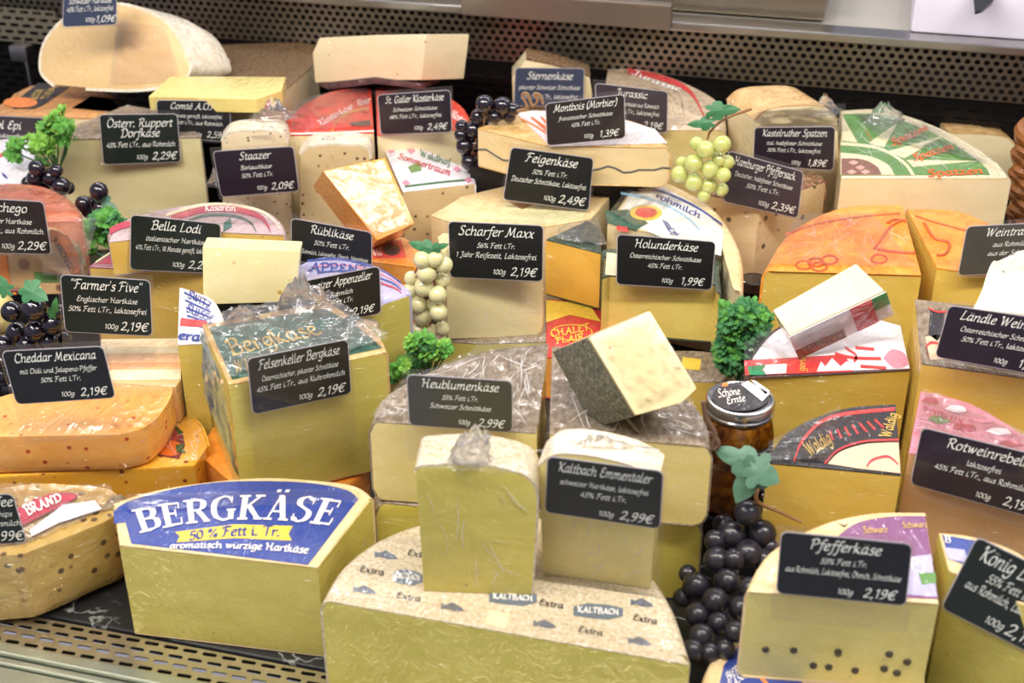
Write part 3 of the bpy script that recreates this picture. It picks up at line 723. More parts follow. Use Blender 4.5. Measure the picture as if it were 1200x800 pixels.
mb.add(grid, [(j*9+i, j*9+i+1, (j+1)*9+i+1, (j+1)*9+i) for j in range(8) for i in range(8)])
n0 = len(grid); mb.add([g-nr_*.003 for g in grid], [(j*9+i+1, j*9+i, (j+1)*9+i, (j+1)*9+i+1) for j in range(8) for i in range(8)])
part('mottled_rind', mb, R_DARKM, c, smooth='all')
film(c, f, (700, 398), (760, 370), (812, 450), (748, 478), .0012, 22, 20, ridge=1.5)

# --- Felsenkeller block and what lies under it
fr = level(.17)
c = wheel('tall alpine block with dark green label and crumpled film on top, left of centre', .17, .052, [(268, 450), (455, 412), (440, 388), (385, 352), (237, 380)], (1, 3), P_OLIVE, R_TAN, r=.004)
decal(c, fr, [(272, 445), (448, 408), (425, 388), (382, 362), (245, 384)], DGREEN)
mb = MB()
label_text(c, 'Bergkäse', fr, (262, 400), (360, 378), (380, 392), (272, 418), TG, 0, nib=.05)
for i in range(4): label_text(c, 'W', fr, (274+i*12, 424-i*2), (284+i*12, 422-i*2), (286+i*12, 436-i*2), (276+i*12, 439-i*2), TG)
film(c, fr, (240, 375), (385, 345), (455, 405), (268, 446), .006, 40, 31, lift=.003, mat=FILM2, ridge=.9)
tuft(c, fr.at(355, 365), .030, .02, .034, 3); tuft(c, fr.at(285, 378), .02, .014, .016, 7); tuft(c, fr.at(415, 390), .03, .018, .016, 9)
f2 = Frame(W(268, 450, .17), W(237, 380, .17)-W(268, 450, .17), Vector((-1, -.25, 0)))
film(c, f2, (240, 385), (266, 448), (284, 560), (246, 470), .003, 14, 33, mat=FILM2)
fr = level(.05)
c = wheel('orange waxed wedge with embossed rings lying under the green labelled block', .05, 0, [(275, 568), (395, 572), (432, 545), (400, 500), (250, 500), (230, 530)], (1, 3), P_ORANGE, R_ORANGE, r=.004)
def ring(root, fr, cx, cy, rx, ry, mat, k=24, w=.0012, name='embossed_ring', a0=0, a1=360):
    mb = MB(); pts = [fr.at(cx+rx*cos(radians(a0+(a1-a0)*i/k)), cy-ry*sin(radians(a0+(a1-a0)*i/k)))+fr.n*.0006 for i in range(k+1)]
    mb.tube(pts, w, 6); part(name, mb, mat, root)
EMB = plain('emboss_dark_orange', 'cc5a14', .5, wrap=.5)
for (x, y) in [(383, 550), (408, 548), (358, 553)]: ring(c, fr, x, y, 10, 6, EMB)
c = wheel('narrow alpine wedge with blue and red printed rind left of the tall green labelled block', .14, .0, [(208, 403), (236, 402), (265, 380), (250, 350), (214, 336)], (2, 4), P_OLIVE, LWHITE, r=.003)
fr = level(.14)
decal(c, fr, [(211, 382), (240, 384), (243, 377), (212, 373)], RED, lift=.0008)
label_text(c, 'SUISSE', fr, (220, 356), (252, 372), (250, 380), (218, 366), TB); label_text(c, 'SWITZ', fr, (222, 340), (248, 356), (246, 364), (220, 350), TB); label_text(c, 'era', fr, (209, 388), (236, 390), (234, 401), (209, 398), TB, nib=.08)
for k in range(5): decal(c, fr, [(216+k, 342+k*9), (246+k, 358+k*7), (246+k, 360+k*7), (216+k, 344+k*9)], BLUE, lift=.0007)

# --- chilli cheddar etc.
P_CHED = cheese('paste_chilli_cheddar', 'f0a74c', 'f5b86a', specks='b8401f', sscale=85, sth=.22, wrap=.8, scale=50)
P_CHED2 = cheese('paste_chilli_cheddar_deep', 'efb63c', 'e8a32c', specks='8a3f1e', sscale=80, sth=.2, wrap=1)
c = wheel('lower orange yellow chilli cheese wedge with a pepper picture, left side', .06, 0, [(228, 545), (246, 522), (235, 495), (205, 478), (100, 470), (-30, 490), (-35, 560)], (1, 3), P_CHED2, P_CHED2, r=.01, caps=False)
fr = level(.06)
decal(c, fr, [(164, 502), (202, 494), (214, 507), (217, 522), (210, 538), (179, 533)], LBL('label_maroon', '7a3036'))
PE = plain('pepper_orange', 'e2702a', .3, coat=.5); PEG = plain('pepper_stem', '3c5a2a', .5)
decal(c, fr, catmull([(177, 525), (186, 518), (204, 517), (214, 524), (206, 534), (189, 533), (177, 525)], 3)[:-1], PE, lift=.0008); decal(c, fr, [(206, 522), (217, 521), (214, 526), (218, 531), (207, 531)], PEG, lift=.001)
decal(c, fr, catmull([(174, 510), (189, 499), (206, 499), (213, 508), (204, 518), (186, 518), (174, 510)], 3)[:-1], LBL('pepper_red', 'a8403c'), lift=.0007); decal(c, fr, [(204, 499), (215, 507), (210, 511)], PEG, lift=.001)
film(c, fr, (222, 494), (238, 500), (242, 540), (215, 545), .002, 20, 41, ridge=1.4)
c = wheel('upper orange chilli cheese slab with rounded ends behind the clear sign foot', .10, .0605, [(140, 509), (170, 500), (190, 482), (202, 458), (190, 452), (120, 449), (60, 452), (10, 462), (-30, 480), (-35, 512)], (0, 9), P_CHED, None, r=.008, caps=False)
film(c, level(.1), (140, 455), (200, 456), (182, 502), (130, 505), .0018, 20, 43, ridge=1.3)
# five-layer slab
f = level(.10)
root = thing('layered_cheese', 'layered orange and cream striped cheese slab behind the chilli cheese', 'cheese', (W(165, 430, .062)))
st = [('f2c48c', 450), ('fbeccb', 441), ('f3b47a', 428), ('f6c896', 419), ('fdf0cf', 411), ('fbe6bd', 398)]
ys = [453, 444, 432, 424, 413, 406, 396]
for k in range(6):
    mb = MB(); P = [f.at(118, ys[k]+1), f.at(212-(k == 0)*6, ys[k]), f.at(212, ys[k+1]), f.at(118, ys[k+1]+1)]
    mb.prism([P, [p-Vector((0, 0, .038)) for p in P]]); part('layer', mb, cheese('layer_%d' % k, st[k][0], wrap=.5), root, .0008)
film(root, f, (125, 400), (210, 398), (208, 448), (120, 450), .001, 16, 44)
# speckled coffee cheese
c = wheel('dark speckled cheese wedge with red oval label in the lower left corner', .07, 0, [(25, 650), (118, 612), (142, 592), (125, 572), (60, 566), (0, 572), (-40, 590), (-40, 650)], (0, 6), cheese('paste_coffee', 'c8a860', 'b08c48', specks='5a4028', sscale=90, sth=.3, wrap=1, scale=40), None, r=.013, caps=False, wob=.002)
fr = level(.07)
decal(c, fr, catmull([(20, 600), (40, 588), (70, 580), (92, 583), (80, 592), (45, 610), (22, 622)], 3), CRIM, lift=.003); decal(c, fr, [(35, 625), (75, 595), (112, 590), (120, 600), (70, 616), (38, 632)], LWHITE, lift=.0034)
label_text(c, 'BRAND', fr, (26, 597), (70, 582), (74, 590), (34, 608), TW, 0, lift=.0038, nib=.08)
film(c, fr, (0, 570), (130, 572), (138, 595), (20, 645), .003, 30, 45, mat=FILM2)
tuft(c, W(138, 592, .07), .014, .010, .01, 46)

# --- right hand block
fr = level(.13)
c = wheel('golden wedge with black and red label above the peppercorn cheese', .13, .0, [(1056, 556), (1048, 472), (985, 478), (925, 503), (897, 540)], (1, 4), P_GOLD, R_BLACK, r=.003)
decal(c, fr, catmull([(930, 540), (940, 515), (975, 490), (1048, 480)], 5)+catmull([(1053, 518), (1010, 520), (980, 530), (967, 542)], 5), LBLACK, lift=.0007)
def strip(root, fr, P, w, mat, lift=.001):
    Q = catmull(P, 5); decal(root, fr, [(x, y-w/2) for x, y in Q]+[(x+w*.2, y+w/2) for x, y in reversed(Q)], mat, lift=lift)
strip(c, fr, [(930, 541), (942, 514), (975, 489), (1048, 480)], 4, RED); strip(c, fr, [(966, 544), (982, 528), (1012, 518), (1053, 516)], 2, RED)
decal(c, fr, catmull([(970, 544), (985, 530), (1015, 521), (1053, 519)], 5)+[(1055, 555), (1010, 550)], LBL('label_wood', 'ecc9a4'), lift=.0008)
strip(c, fr, [(1015, 548), (1022, 540), (1040, 536), (1052, 545)], 3, CRIM, .0012)
label_text(c, 'Waldig', fr, (940, 522), (968, 505), (976, 520), (950, 536), TG, nib=.05); label_text(c, 'Waldig', fr, (1030, 512), (1040, 484), (1052, 486), (1044, 514), TG)
for k in range(7): a = k*11; decal(c, fr, [(975+a*.9, 517-a*.22), (977+a*.9, 516-a*.22), (973+a*.8, 505-a*.2), (971+a*.8, 506-a*.2)], RED, lift=.001)
film(c, fr, (900, 520), (985, 478), (975, 540), (900, 542), .002, 20, 51)
fr = level(.14)
c = wheel('reddish tan wedge with pink floral label behind the red wine cheese sign, right edge', .14, 0, [(1260, 565), (1250, 540), (1200, 507), (1140, 472), (1080, 456), (1065, 530)], (1, 4), P_BROWNW, PINK, r=.004)
for (x, y, w, h, m) in [(1090, 470, 20, 8, CRIM), (1120, 480, 26, 9, LWHITE), (1150, 492, 30, 10, PINK), (1100, 492, 26, 10, LGREEN), (1130, 502, 30, 10, CRIM), (1170, 506, 30, 9, LWHITE), (1185, 520, 30, 9, CRIM)]:
    decal(c, fr, [(x-w/2, y), (x-w/4, y-h/2), (x+w/3, y-h/3), (x+w/2, y+h/3), (x, y+h/2)], m, lift=.0008)
label_text(c, 'ROTWEIN', fr, (1082, 478), (1130, 492), (1128, 500), (1082, 486), TR_); film(c, fr, (1082, 458), (1200, 510), (1200, 540), (1070, 510), .003, 34, 52, mat=FILM2, ridge=1.2)
fr = level(.13)
c = wheel('yellow wheel wedge with white red and green label under the loose tilted piece', .13, .0, [(1067, 433), (1058, 378), (1000, 362), (925, 370), (885, 400), (870, 440)], (1, 5), P_GOLD, R_WINE, r=.012)
decal(c, fr, catmull([(882, 420), (905, 392), (940, 376), (1000, 370), (1055, 382)], 4)+[(1066, 432), (880, 439)], LWHITE)
decal(c, fr, [(872, 423), (990, 416), (1000, 436), (873, 440)], RED, lift=.0007); decal(c, fr, [(876, 430), (898, 428), (893, 434), (898, 440), (878, 440)], LBL('label_flag_green', '1f8f5a'), lift=.0009); decal(c, fr, [(898, 428), (922, 427), (921, 438), (898, 439), (894, 434)], LWHITE, lift=.0009)
decal(c, fr, [(957, 436), (962, 424), (967, 430), (975, 420), (985, 430), (992, 424), (1005, 434)], LWHITE, lift=.0009)
for P in ([(978, 415), (1000, 420), (1032, 421)], [(990, 408), (1004, 418), (1000, 424)], [(1002, 408), (1024, 410)], [(1008, 430), (1038, 432)]): strip(c, fr, P, 3.5, RED)
decal(c, fr, catmull([(1035, 420), (1045, 410), (1060, 415), (1064, 428), (1048, 432), (1035, 420)], 3)[:-1], PINK, lift=.0008)
label_text(c, 'geria', fr, (934, 436), (936, 418), (944, 418), (943, 436), TG)
film(c, fr, (872, 405), (905, 385), (925, 425), (872, 438), .0025, 18, 53)
f = tilted(925, 393, .163, 6, 50)
c = block('loose cream cheese piece with white, red and green paper band', f, [(925, 393), (905, 363), (1003, 308), (1037, 340)], .030, P_PALE, None, None, name='cheese_piece', bevel=.0025, shift=(.012, 0, -.008))
b0, b1 = f.at(924, 394), f.at(1038, 341); s = -f.n*.030+Vector((.012, 0, -.008))
fs = Frame(b0, b1-b0, (b1-b0).cross(s) if (b1-b0).cross(s).y < 0 else -(b1-b0).cross(s)); s1 = s
def sq(u0, u1, v0, v1, m, lift, nm='paper_band'):
    P = [b0+(b1-b0)*u+s*v for u, v in ((u0, v0), (u1, v0), (u1, v1), (u0, v1))]; mb = MB(); mb.prism([[p+fs.n*(lift-.0008) for p in P], [p+fs.n*lift for p in P]]); part(nm, mb, m, c, smooth=False)
sq(0, 1, 0, 1, LWHITE, .0012); sq(.62, .84, 0, 1, RED, .0016); sq(.84, 1, .0, .5, LBL('label_flag_green', '1f8f5a'), .0016); sq(.0, .5, .62, 1, R_BROWN, .0017)
film(c, fs, (925, 392), (1040, 345), (1058, 385), (935, 412), .002, 24, 54); tuft(c, W(955, 400, .135), .035, .012, .012, 55, FILM)
fr = level(.16)
c = wheel('yellow block with black and red torn label at the right edge behind a purple sign', .16, .0, [(1080, 425), (1260, 450), (1250, 380), (1160, 358), (1072, 350)], (1, 3), P_GOLD, R_GREY, r=.003)
decal(c, fr, [(1090, 362), (1107, 366), (1104, 392), (1098, 400), (1088, 392)], LBLACK); decal(c, fr, [(1084, 395), (1100, 392), (1130, 420), (1090, 422)], LBL('label_wood', 'ecc9a4')); strip(c, fr, [(1088, 420), (1085, 408), (1092, 402), (1106, 406)], 3, RED); strip(c, fr, [(1088, 362), (1098, 366), (1110, 366)], 2, RED)


# --- orange wheel pair
fr = level(.15)
c = wheel('large orange waxed wheel wedge with embossed cowbell, right of centre', .15, .0, [(1080, 322), (1055, 237), (985, 240), (925, 268), (893, 315)], (1, 4), P_GOLD, R_ORANGE, r=.010, t=.0025)
for P in ([(1025, 292), (1040, 270), (1050, 262), (1060, 258)], [(1025, 292), (1050, 296), (1072, 297)], [(1040, 262), (1048, 258), (1062, 260)]):
    mb = MB(); mb.tube([fr.at(*p)+fr.n*.0008 for p in catmull(P, 5)], .0016, 6); part('embossed_line', mb, EMB, c)
for (x, y) in [(1030, 304), (956, 308), (972, 305), (942, 311), (960, 313)]: ring(c, fr, x, y, 9, 5, EMB)
strip(c, fr, [(920, 275), (960, 262), (1010, 254), (1055, 250)], 2, EMB, .0006)
film(c, fr, (935, 255), (1020, 250), (1072, 315), (900, 312), .002, 34, 57, ridge=.8)
c = wheel('smaller orange waxed wedge right of the large orange wheel wedge', .15, .0, [(1098, 313), (1220, 330), (1200, 280), (1165, 262), (1120, 245), (1062, 243)], (2, 5), P_GOLD, R_ORANGE, r=.006, t=.0025)
mb = MB(); mb.tube([fr.at(*p)+fr.n*.0008 for p in catmull([(1083, 262), (1095, 280), (1112, 285), (1108, 298), (1098, 300)], 5)], .0016, 6); part('embossed_line', mb, EMB, c); strip(c, fr, [(1072, 253), (1100, 262), (1150, 275)], 2, EMB, .0006)

# --- green sun label wheel
fr = level(.17)
c = wheel('wheel wedge with green and cream sunburst label, upper right', .17, .0, [(986, 208), (1186, 208), (1165, 185), (1110, 152), (1040, 128), (985, 128)], (1, 5), P_CREAM, LCREAM, r=.006)
decal(c, fr, catmull([(1160, 205), (1150, 192), (1105, 162), (1040, 136), (988, 134)], 4)+[(986, 206)], LGREEN, lift=.0005)
for P in ([(987, 165), (987, 136), (1005, 168)], [(1018, 168), (1052, 144), (1036, 173)], [(1040, 178), (1105, 160), (1060, 186)], [(1062, 188), (1145, 189), (1070, 196)]): decal(c, fr, P, LCREAM, lift=.0008)
decal(c, fr, catmull([(1072, 206), (1060, 190), (1030, 173), (985, 167)], 4)+[(985, 206)], LCREAM, lift=.0010)
decal(c, fr, catmull([(1068, 206), (1056, 191), (1028, 176), (985, 171)], 4)+[(985, 206)], LGREEN, lift=.0012)
decal(c, fr, catmull([(1048, 206), (1040, 194), (1018, 184), (985, 180)], 4)+[(985, 206)], LCREAM, lift=.0014)
decal(c, fr, catmull([(1033, 206), (1027, 196), (1010, 188), (986, 187)], 4)+[(986, 206)], LBL('label_photo', '8a5a4a'), lift=.0016)
for (x, y) in [(1000, 192), (1008, 198), (998, 203), (1014, 203)]: decal(c, fr, [(x-6, y), (x, y-3), (x+6, y), (x, y+3)], LBL('photo_light', 'd8a898'), lift=.0018)
for (a, b, h) in [((1012, 152), (1020, 166), 0), ((1043, 168), (1085, 150), 0), ((1068, 186), (1115, 172), 0), ((1085, 204), (1150, 201), 0)]:
    label_text(c, 'Spatzen', fr, (a[0], a[1]-4), (b[0], b[1]-4), (b[0]+3, b[1]+3), (a[0]+3, a[1]+4), TO, nib=.08)
tuft(c, fr.at(1035, 140), .03, .025, .02, 4); film(c, fr, (1000, 135), (1080, 145), (1160, 195), (1030, 165), .004, 30, 58)
# upright piece in wrap + sign
c, f = slab('upright cream cheese piece in film behind a purple sign, left of the green sunburst wheel', ((888, 262), (985, 262)), .05, [(888, 262), (884, 140), (900, 127), (930, 123), (965, 124), (983, 140), (985, 262)], .05, P_CREAM, R_TAN, (1, 5), t=.002, shift=(-.032, .02, 0), bevel=.002)
tuft(c, f.at(965, 128)+Vector((0, .01, -.006)), .022, .02, .018, 6); film(c, f, (880, 125), (990, 120), (992, 150), (882, 150), .004, 16, 59)
# peppercorn sack
c = wheel('pale cheese with large dark peppercorns below its tilted sign, upper right', .13, .0, [(832, 228), (890, 240), (970, 212), (962, 202), (930, 194), (850, 206)], (2, 4), P_PFEFF, rindm('rind_pepper_crust', 'd8b486', '7a3a28', 200, .8, .4, '5c5a30'), r=.006, capmat=rindm('rind_pepper_crust', 'd8b486', '7a3a28', 200))

# --- elderberry pair and wheels behind
RG = R_GREEN
fr = level(.12)
c = wheel('green rinded yellow block right of centre with the elderflower cheese sign', .12, .052, [(706, 325), (715, 322), (775, 328), (838, 333), (846, 342), (843, 318), (835, 300), (716, 290), (706, 300)], (4, 8), P_HOLU, RG, r=.004)
decal(c, fr, [(709, 322), (711, 296), (728, 298), (728, 324)], LCREAM)
c = wheel('smaller green rinded golden piece left of the green rinded block', .12, .052, [(640, 280), (704, 296), (707, 268), (690, 258)], (2, 3), P_HOLU2, RG, r=.003)
film(c, fr, (655, 268), (700, 258), (712, 292), (650, 282), .004, 20, 61, mat=FILM2)
mb = MB(); f2 = upright((647, 360), (703, 377), .052)
fr = level(.13)
c = wheel('large raw milk wheel wedge with white and blue label behind the green rinded block', .13, .0, [(712, 262), (846, 288), (858, 334), (872, 340), (868, 290), (835, 240), (770, 207), (742, 210)], (3, 7), P_CREAM, R_BERG, r=.008)
decal(c, fr, [(722, 255), (745, 216), (768, 214), (820, 243), (848, 270), (845, 300), (790, 285)], LBL('label_milk', 'f3efe6', .8))
strip(c, fr, [(733, 217), (775, 225), (815, 243), (846, 264)], 3, BLUE); strip(c, fr, [(727, 227), (765, 235), (800, 252), (820, 270)], 3, LBL('label_sky', '9cc4e0'))
decal(c, fr, [(709, 248), (735, 246), (760, 262), (745, 270), (712, 262)], DGREEN, lift=.0009)
e_ = [(757+19*cos(2*pi*k/20), 250-9*sin(2*pi*k/20)) for k in range(20)]; decal(c, fr, e_, YEL, lift=.0011); e_ = [(757+13*cos(2*pi*k/20), 250-6*sin(2*pi*k/20)) for k in range(20)]; decal(c, fr, e_, RED, lift=.0013)
label_text(c, 'milch', fr, (785, 262), (800, 278), (786, 276), (775, 258), TB); label_text(c, 'rohmilch', fr, (770, 226), (822, 250), (820, 257), (768, 232), TB); strip(c, fr, [(722, 268), (735, 270)], 6, RED)
film(c, fr, (715, 250), (745, 208), (800, 235), (745, 268), .003, 24, 62)
fr = level(.12)
c = wheel('pale golden quarter wheel below the fig cheese sign, centre', .12, .0, [(505, 252), (560, 270), (645, 264), (692, 256), (727, 217), (660, 203), (590, 217), (535, 230)], (4, 7), P_CREAM, R_BERG, r=.005)
decal(c, fr, [(590, 237), (690, 245), (683, 256), (645, 262), (585, 265)], LBL('label_pale_patch', 'e8e0ac')); decal(c, fr, [(595, 236), (625, 240), (612, 246)], LBL('brown_stain', 'a87f4a'), lift=.0008)
fr = level(.19)
c = wheel('ash line half wheel below the tilted brown sign, upper centre', .19, .142, [(560, 150), (640, 170), (787, 172), (770, 150), (720, 134), (650, 128), (600, 132)], (2, 6), cheese('paste_morbier', 'ecd6a4', 'e2c78e', wrap=.6), rindm('rind_yellow_tan', 'dca858', 'edc98a', 70), r=.010)
decal(c, fr, [(605, 133), (625, 130), (700, 131), (768, 152), (782, 168), (645, 172)], LBL('label_pinkwhite', 'f2e4e2', .6)); strip(c, fr, [(610, 140), (630, 150), (650, 165)], 3, ORL, .0008); label_text(c, 'Montbois', fr, (616, 138), (720, 138), (735, 160), (645, 160), TO)
# ash line on its front cut
a1, a2 = W(640, 170, .19), W(787, 172, .19); a0 = W(560, 150, .19)
for (p, q, k) in ((a0, a1, 8), (a1, a2, 16)):
    mb = MB(); n = (q-p).cross(Vector((0, 0, 1))).normalized(); n = n if n.y < 0 else -n
    mb.tube([p+(q-p)*i/k+Vector((0, 0, -.028+.002*sin(i*1.7)+.0025*sin(i*.9+1)))+n*.0003 for i in range(k+1)], .0011, 5); part('ash_line', mb, plain('ash', '5a5a5c', .8), c)
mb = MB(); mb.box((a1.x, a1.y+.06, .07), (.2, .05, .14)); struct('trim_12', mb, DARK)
fr = level(.16)
c = wheel('brown rinded wheel wedge with red ring print behind the tilted brown sign', .16, 0, [(700, 152), (852, 152), (846, 120), (803, 95), (755, 80), (712, 79)], (1, 5), cheese('paste_jura', 'dcc88a', 'cdb670'), rindm('rind_jura', 'b39a7c', 'cdb899', 70, .5, .8), r=.008)
strip(c, fr, [(735, 84), (775, 92), (808, 108), (826, 140)], 7, RED); label_text(c, 'Jurassic', fr, (744, 82), (800, 103), (797, 108), (741, 87), TW, -2, lift=.0013)
for k in range(6): strip(c, fr, [(770-k*6, 98+k*5), (795-k*6, 110+k*4), (802-k*5, 138)], .8, R_BROWN, .0006)
# small piece behind the blue sign
c, f = slab('small cream piece with dark rind mostly hidden behind the slate blue sign', ((600, 150), (692, 150)), .10, [(602, 150), (600, 92), (617, 68), (655, 76), (692, 88), (694, 110), (690, 150)], .05, P_CREAM, R_BROWN, (2, 4), t=.003)
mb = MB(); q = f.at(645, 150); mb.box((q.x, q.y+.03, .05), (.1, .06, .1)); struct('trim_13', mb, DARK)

# --- Scharfer Maxx block and below
c, f = slab('smooth pale block standing below the sign at centre, one year ripened cheese', ((525, 397), (634, 389)), .052, [(525, 397), (523, 330), (518, 296), (525, 291), (636, 294), (638, 340), (634, 389), (600, 396)], .045, cheese('paste_maxx', 'efe2ae', 'e7d79c', wrap=.6), R_TAN, (5, 7), t=.0015, lean=4, bevel=.003)
fr = level(.05)
c = wheel('red and yellow labelled low wedge under the golden green rinded piece, centre', .05, 0, [(640, 418), (740, 424), (720, 370), (690, 352), (640, 350)], (1, 4), P_ORANGE, RED, r=.003)
decal(c, fr, [(640, 352), (690, 356), (704, 377), (668, 369), (640, 378)], YEL); label_text(c, 'CHALET', fr, (644, 388), (690, 380), (692, 388), (646, 396), YEL); label_text(c, 'FLAIR', fr, (650, 397), (684, 391), (685, 398), (652, 404), YEL)
ring(c, fr, 670, 390, 24, 9, YEL, w=.0006, name='printed_ring')
c = wheel('low silver rinded wedge with yellow label above the jar', .05, 0, [(800, 446), (846, 448), (854, 432), (835, 412), (770, 410)], (1, 4), P_GOLD, R_GREY, r=.003)
decal(c, fr, [(800, 419), (822, 421), (820, 434), (798, 432)], YEL)
c = wheel('low mottled rind wedge under the smooth pale centre block', .05, 0, [(500, 398), (560, 402), (640, 400), (640, 368), (540, 366), (505, 384)], (3, 5), P_OLIVE, R_GREY, r=.003)
# Appenzeller wedge under the sign
fr = level(.14)
c = wheel('alpine wedge with blue and pink printed rind behind the sign at 2,19€, centre left', .14, .0, [(430, 362), (482, 345), (478, 336), (440, 310), (380, 300), (345, 312), (350, 345)], (1, 5), P_OLIVE, LAV, r=.004)
for k in range(4): strip(c, fr, [(360+k*6, 306+k*7), (400+k*6, 304+k*7), (445+k*5, 316+k*7), (470, 332+k*4)], 2, [BLUE, PINK, BLUE, CRIM][k], .0008)
label_text(c, 'APPENZ', fr, (362, 308), (430, 312), (432, 322), (362, 318), TB)
# orange soft block on orange wedge
f = tilted(440, 282, .125, 12, 40)
c = block('bright orange carrot cheese block lying tilted in shiny film', f, [(442, 282), (378, 200), (452, 184), (486, 262)], .05, cheese('paste_carrot', 'f7a348', 'f9b566', wrap=1.0, rough=.3), None, None, name='cheese_piece', bevel=.004, shift=(-.022, .0, -.004))
film(c, f, (380, 202), (450, 188), (482, 262), (440, 276), .0016, 26, 65, mat=FILM2, ridge=1.4)
fr = level(.10)
c = wheel('orange wedge with red label under the tilted carrot cheese block', .10, .0, [(437, 306), (488, 312), (490, 290), (475, 277), (400, 272), (390, 300)], (1, 3), P_ORANGE, cheese('paste_orange', 'f0a44c'), r=.004)
decal(c, fr, [(437, 284), (470, 281), (476, 302), (437, 303)], RED); e_ = [(459+10*cos(2*pi*k/16), 293-7*sin(2*pi*k/16)) for k in range(16)]; decal(c, fr, e_, LBLACK, lift=.0008); label_text(c, 'KÄSE', fr, (437, 286), (448, 286), (448, 300), (437, 300), TW)
film(c, fr, (437, 280), (485, 282), (488, 312), (440, 306), .002, 16, 66)

# --- Bella Lodi region
fr = level(.12)
c = wheel('lower yellow wheel wedge with tiny holes below the sign at 2,2', .12, .0, [(235, 318), (345, 312), (300, 280), (200, 280), (130, 295), (103, 312)], (2, 5), P_YELLOW, LBL('label_wine_rind', 'a8707a', 1.0), r=.003)
decal(c, fr, [(115, 309), (135, 297), (160, 292), (158, 308)], CRIM); strip(c, fr, [(112, 308), (135, 294), (165, 288)], 2, LCREAM, .0008)
fr = level(.16)
c = wheel('upper wheel half with red and green ring label behind the sign at 2,2', .16, .1205, [(128, 283), (230, 270), (335, 274), (332, 262), (315, 247), (280, 238), (220, 239), (150, 255), (125, 272)], (2, 8), P_YELLOW, LBL('label_silver_rind', 'c8aeb0', 1.0), r=.005)
strip(c, fr, [(195, 252), (235, 241), (275, 241), (310, 250), (328, 268)], 3.5, LCREAM, .0007); strip(c, fr, [(200, 257), (238, 246), (275, 246), (305, 255), (316, 270)], 7, CRIM, .0009); strip(c, fr, [(214, 262), (240, 253), (270, 253), (292, 260), (300, 272)], 3, DGREEN, .0008); strip(c, fr, [(128, 272), (142, 265), (160, 262)], 7, CRIM, .0009)
label_text(c, 'Kasarein', fr, (240, 241), (275, 241), (277, 249), (240, 249), TW, 1); decal(c, fr, [(262, 262), (270, 256), (272, 266), (262, 272)], DGREEN, lift=.001)
film(c, fr, (160, 250), (280, 238), (330, 265), (180, 262), .0018, 26, 67)
c, f = slab('small cream block with a few holes standing in front of the ring labelled wheel', ((238, 357), (346, 354)), .125, [(238, 357), (237, 289), (352, 294), (346, 354)], .03, cheese('paste_small_block', 'f4e8b4', 'eedfa2', specks='c8a24e', sscale=34, sth=.09, holes=True), R_TAN, None, lean=6, bevel=.002, name='cheese_piece')
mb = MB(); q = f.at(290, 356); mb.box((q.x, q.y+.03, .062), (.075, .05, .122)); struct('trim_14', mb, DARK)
# --- herb cheeses
c, f = slab('herb flecked wedge behind the sign at 2,09€', ((262, 245), (343, 240)), .07, [(262, 292), (258, 165), (270, 155), (300, 152), (330, 155), (338, 168), (345, 290)], .035, P_HERB, R_WHITE, (1, 5), t=.002, shift=(0, .01, 0), bevel=.003)
tuft(c, f.at(250, 220)+Vector((0, .01, 0)), .014, .01, .02, 12); tuft(c, f.at(310, 155)+Vector((0, .01, -.004)), .02, .015, .008, 13)
c, f = slab('herb flecked wedge with bloomy white rind right of the sign at 2,09€', ((352, 250), (436, 247)), .07, [(352, 290), (350, 180), (365, 170), (400, 168), (430, 172), (436, 186), (438, 285)], .035, P_ALM, R_WHITE, (1, 5), t=.003, shift=(0, .01, 0), bevel=.003)
tuft(c, f.at(380, 170)+Vector((0, .015, -.004)), .02, .012, .010, 14)
fr = level(.126)
c = wheel('speckled wedge with white flower label and pink lettering, upper centre', .126, .0, [(472, 224), (558, 214), (552, 200), (520, 184), (490, 173), (450, 170)], (1, 5), P_ALM, LWHITE, r=.004)
label_text(c, 'Sommertraum', fr, (468, 180), (530, 199), (527, 207), (466, 186), TR_); label_text(c, 'Waldhof', fr, (492, 176), (528, 187), (528, 195), (492, 184), TGR); decal(c, fr, [(478, 196), (492, 190), (494, 200), (482, 203)], LGREEN, lift=.0008)
for (x, y) in [(458, 176), (476, 214), (536, 198), (549, 211), (482, 176)]: decal(c, fr, [(x-5, y), (x, y-3), (x+5, y+1), (x, y+4)], PINK, lift=.0008)
strip(c, fr, [(474, 219), (515, 214), (550, 211)], 2, TGR, .0007)
fr = level(.148)
RED2 = LBL('label_orange_red', 'ea4e3a', .9)
c = wheel('left of two wheel wedges with red abbey label, upper centre', .148, .0, [(338, 158), (438, 155), (434, 101), (390, 106), (355, 122), (335, 142)], (2, 5), P_CREAM, RED2, r=.004)
label_text(c, 'Klosterkäse', fr, (372, 142), (412, 121), (414, 128), (376, 149), TW); label_text(c, 'Kloster', fr, (418, 118), (434, 114), (434, 121), (420, 125), TW); strip(c, fr, [(388, 156), (396, 142), (410, 132), (432, 127)], 1.5, TG, .0008); decal(c, fr, [(410, 144), (434, 141), (434, 147), (412, 148)], TK, lift=.0007); strip(c, fr, [(340, 157), (360, 157), (438, 154)], 1.5, TW, .0008)
film(c, fr, (345, 120), (430, 102), (436, 150), (340, 155), .0025, 26, 71)
c = wheel('right of two wheel wedges with red abbey label, partly behind a sign', .148, .0, [(442, 158), (556, 150), (540, 122), (500, 104), (441, 101)], (1, 4), P_CREAM, RED2, r=.004)
label_text(c, 'Kloster', fr, (532, 130), (548, 140), (544, 147), (528, 137), TW)
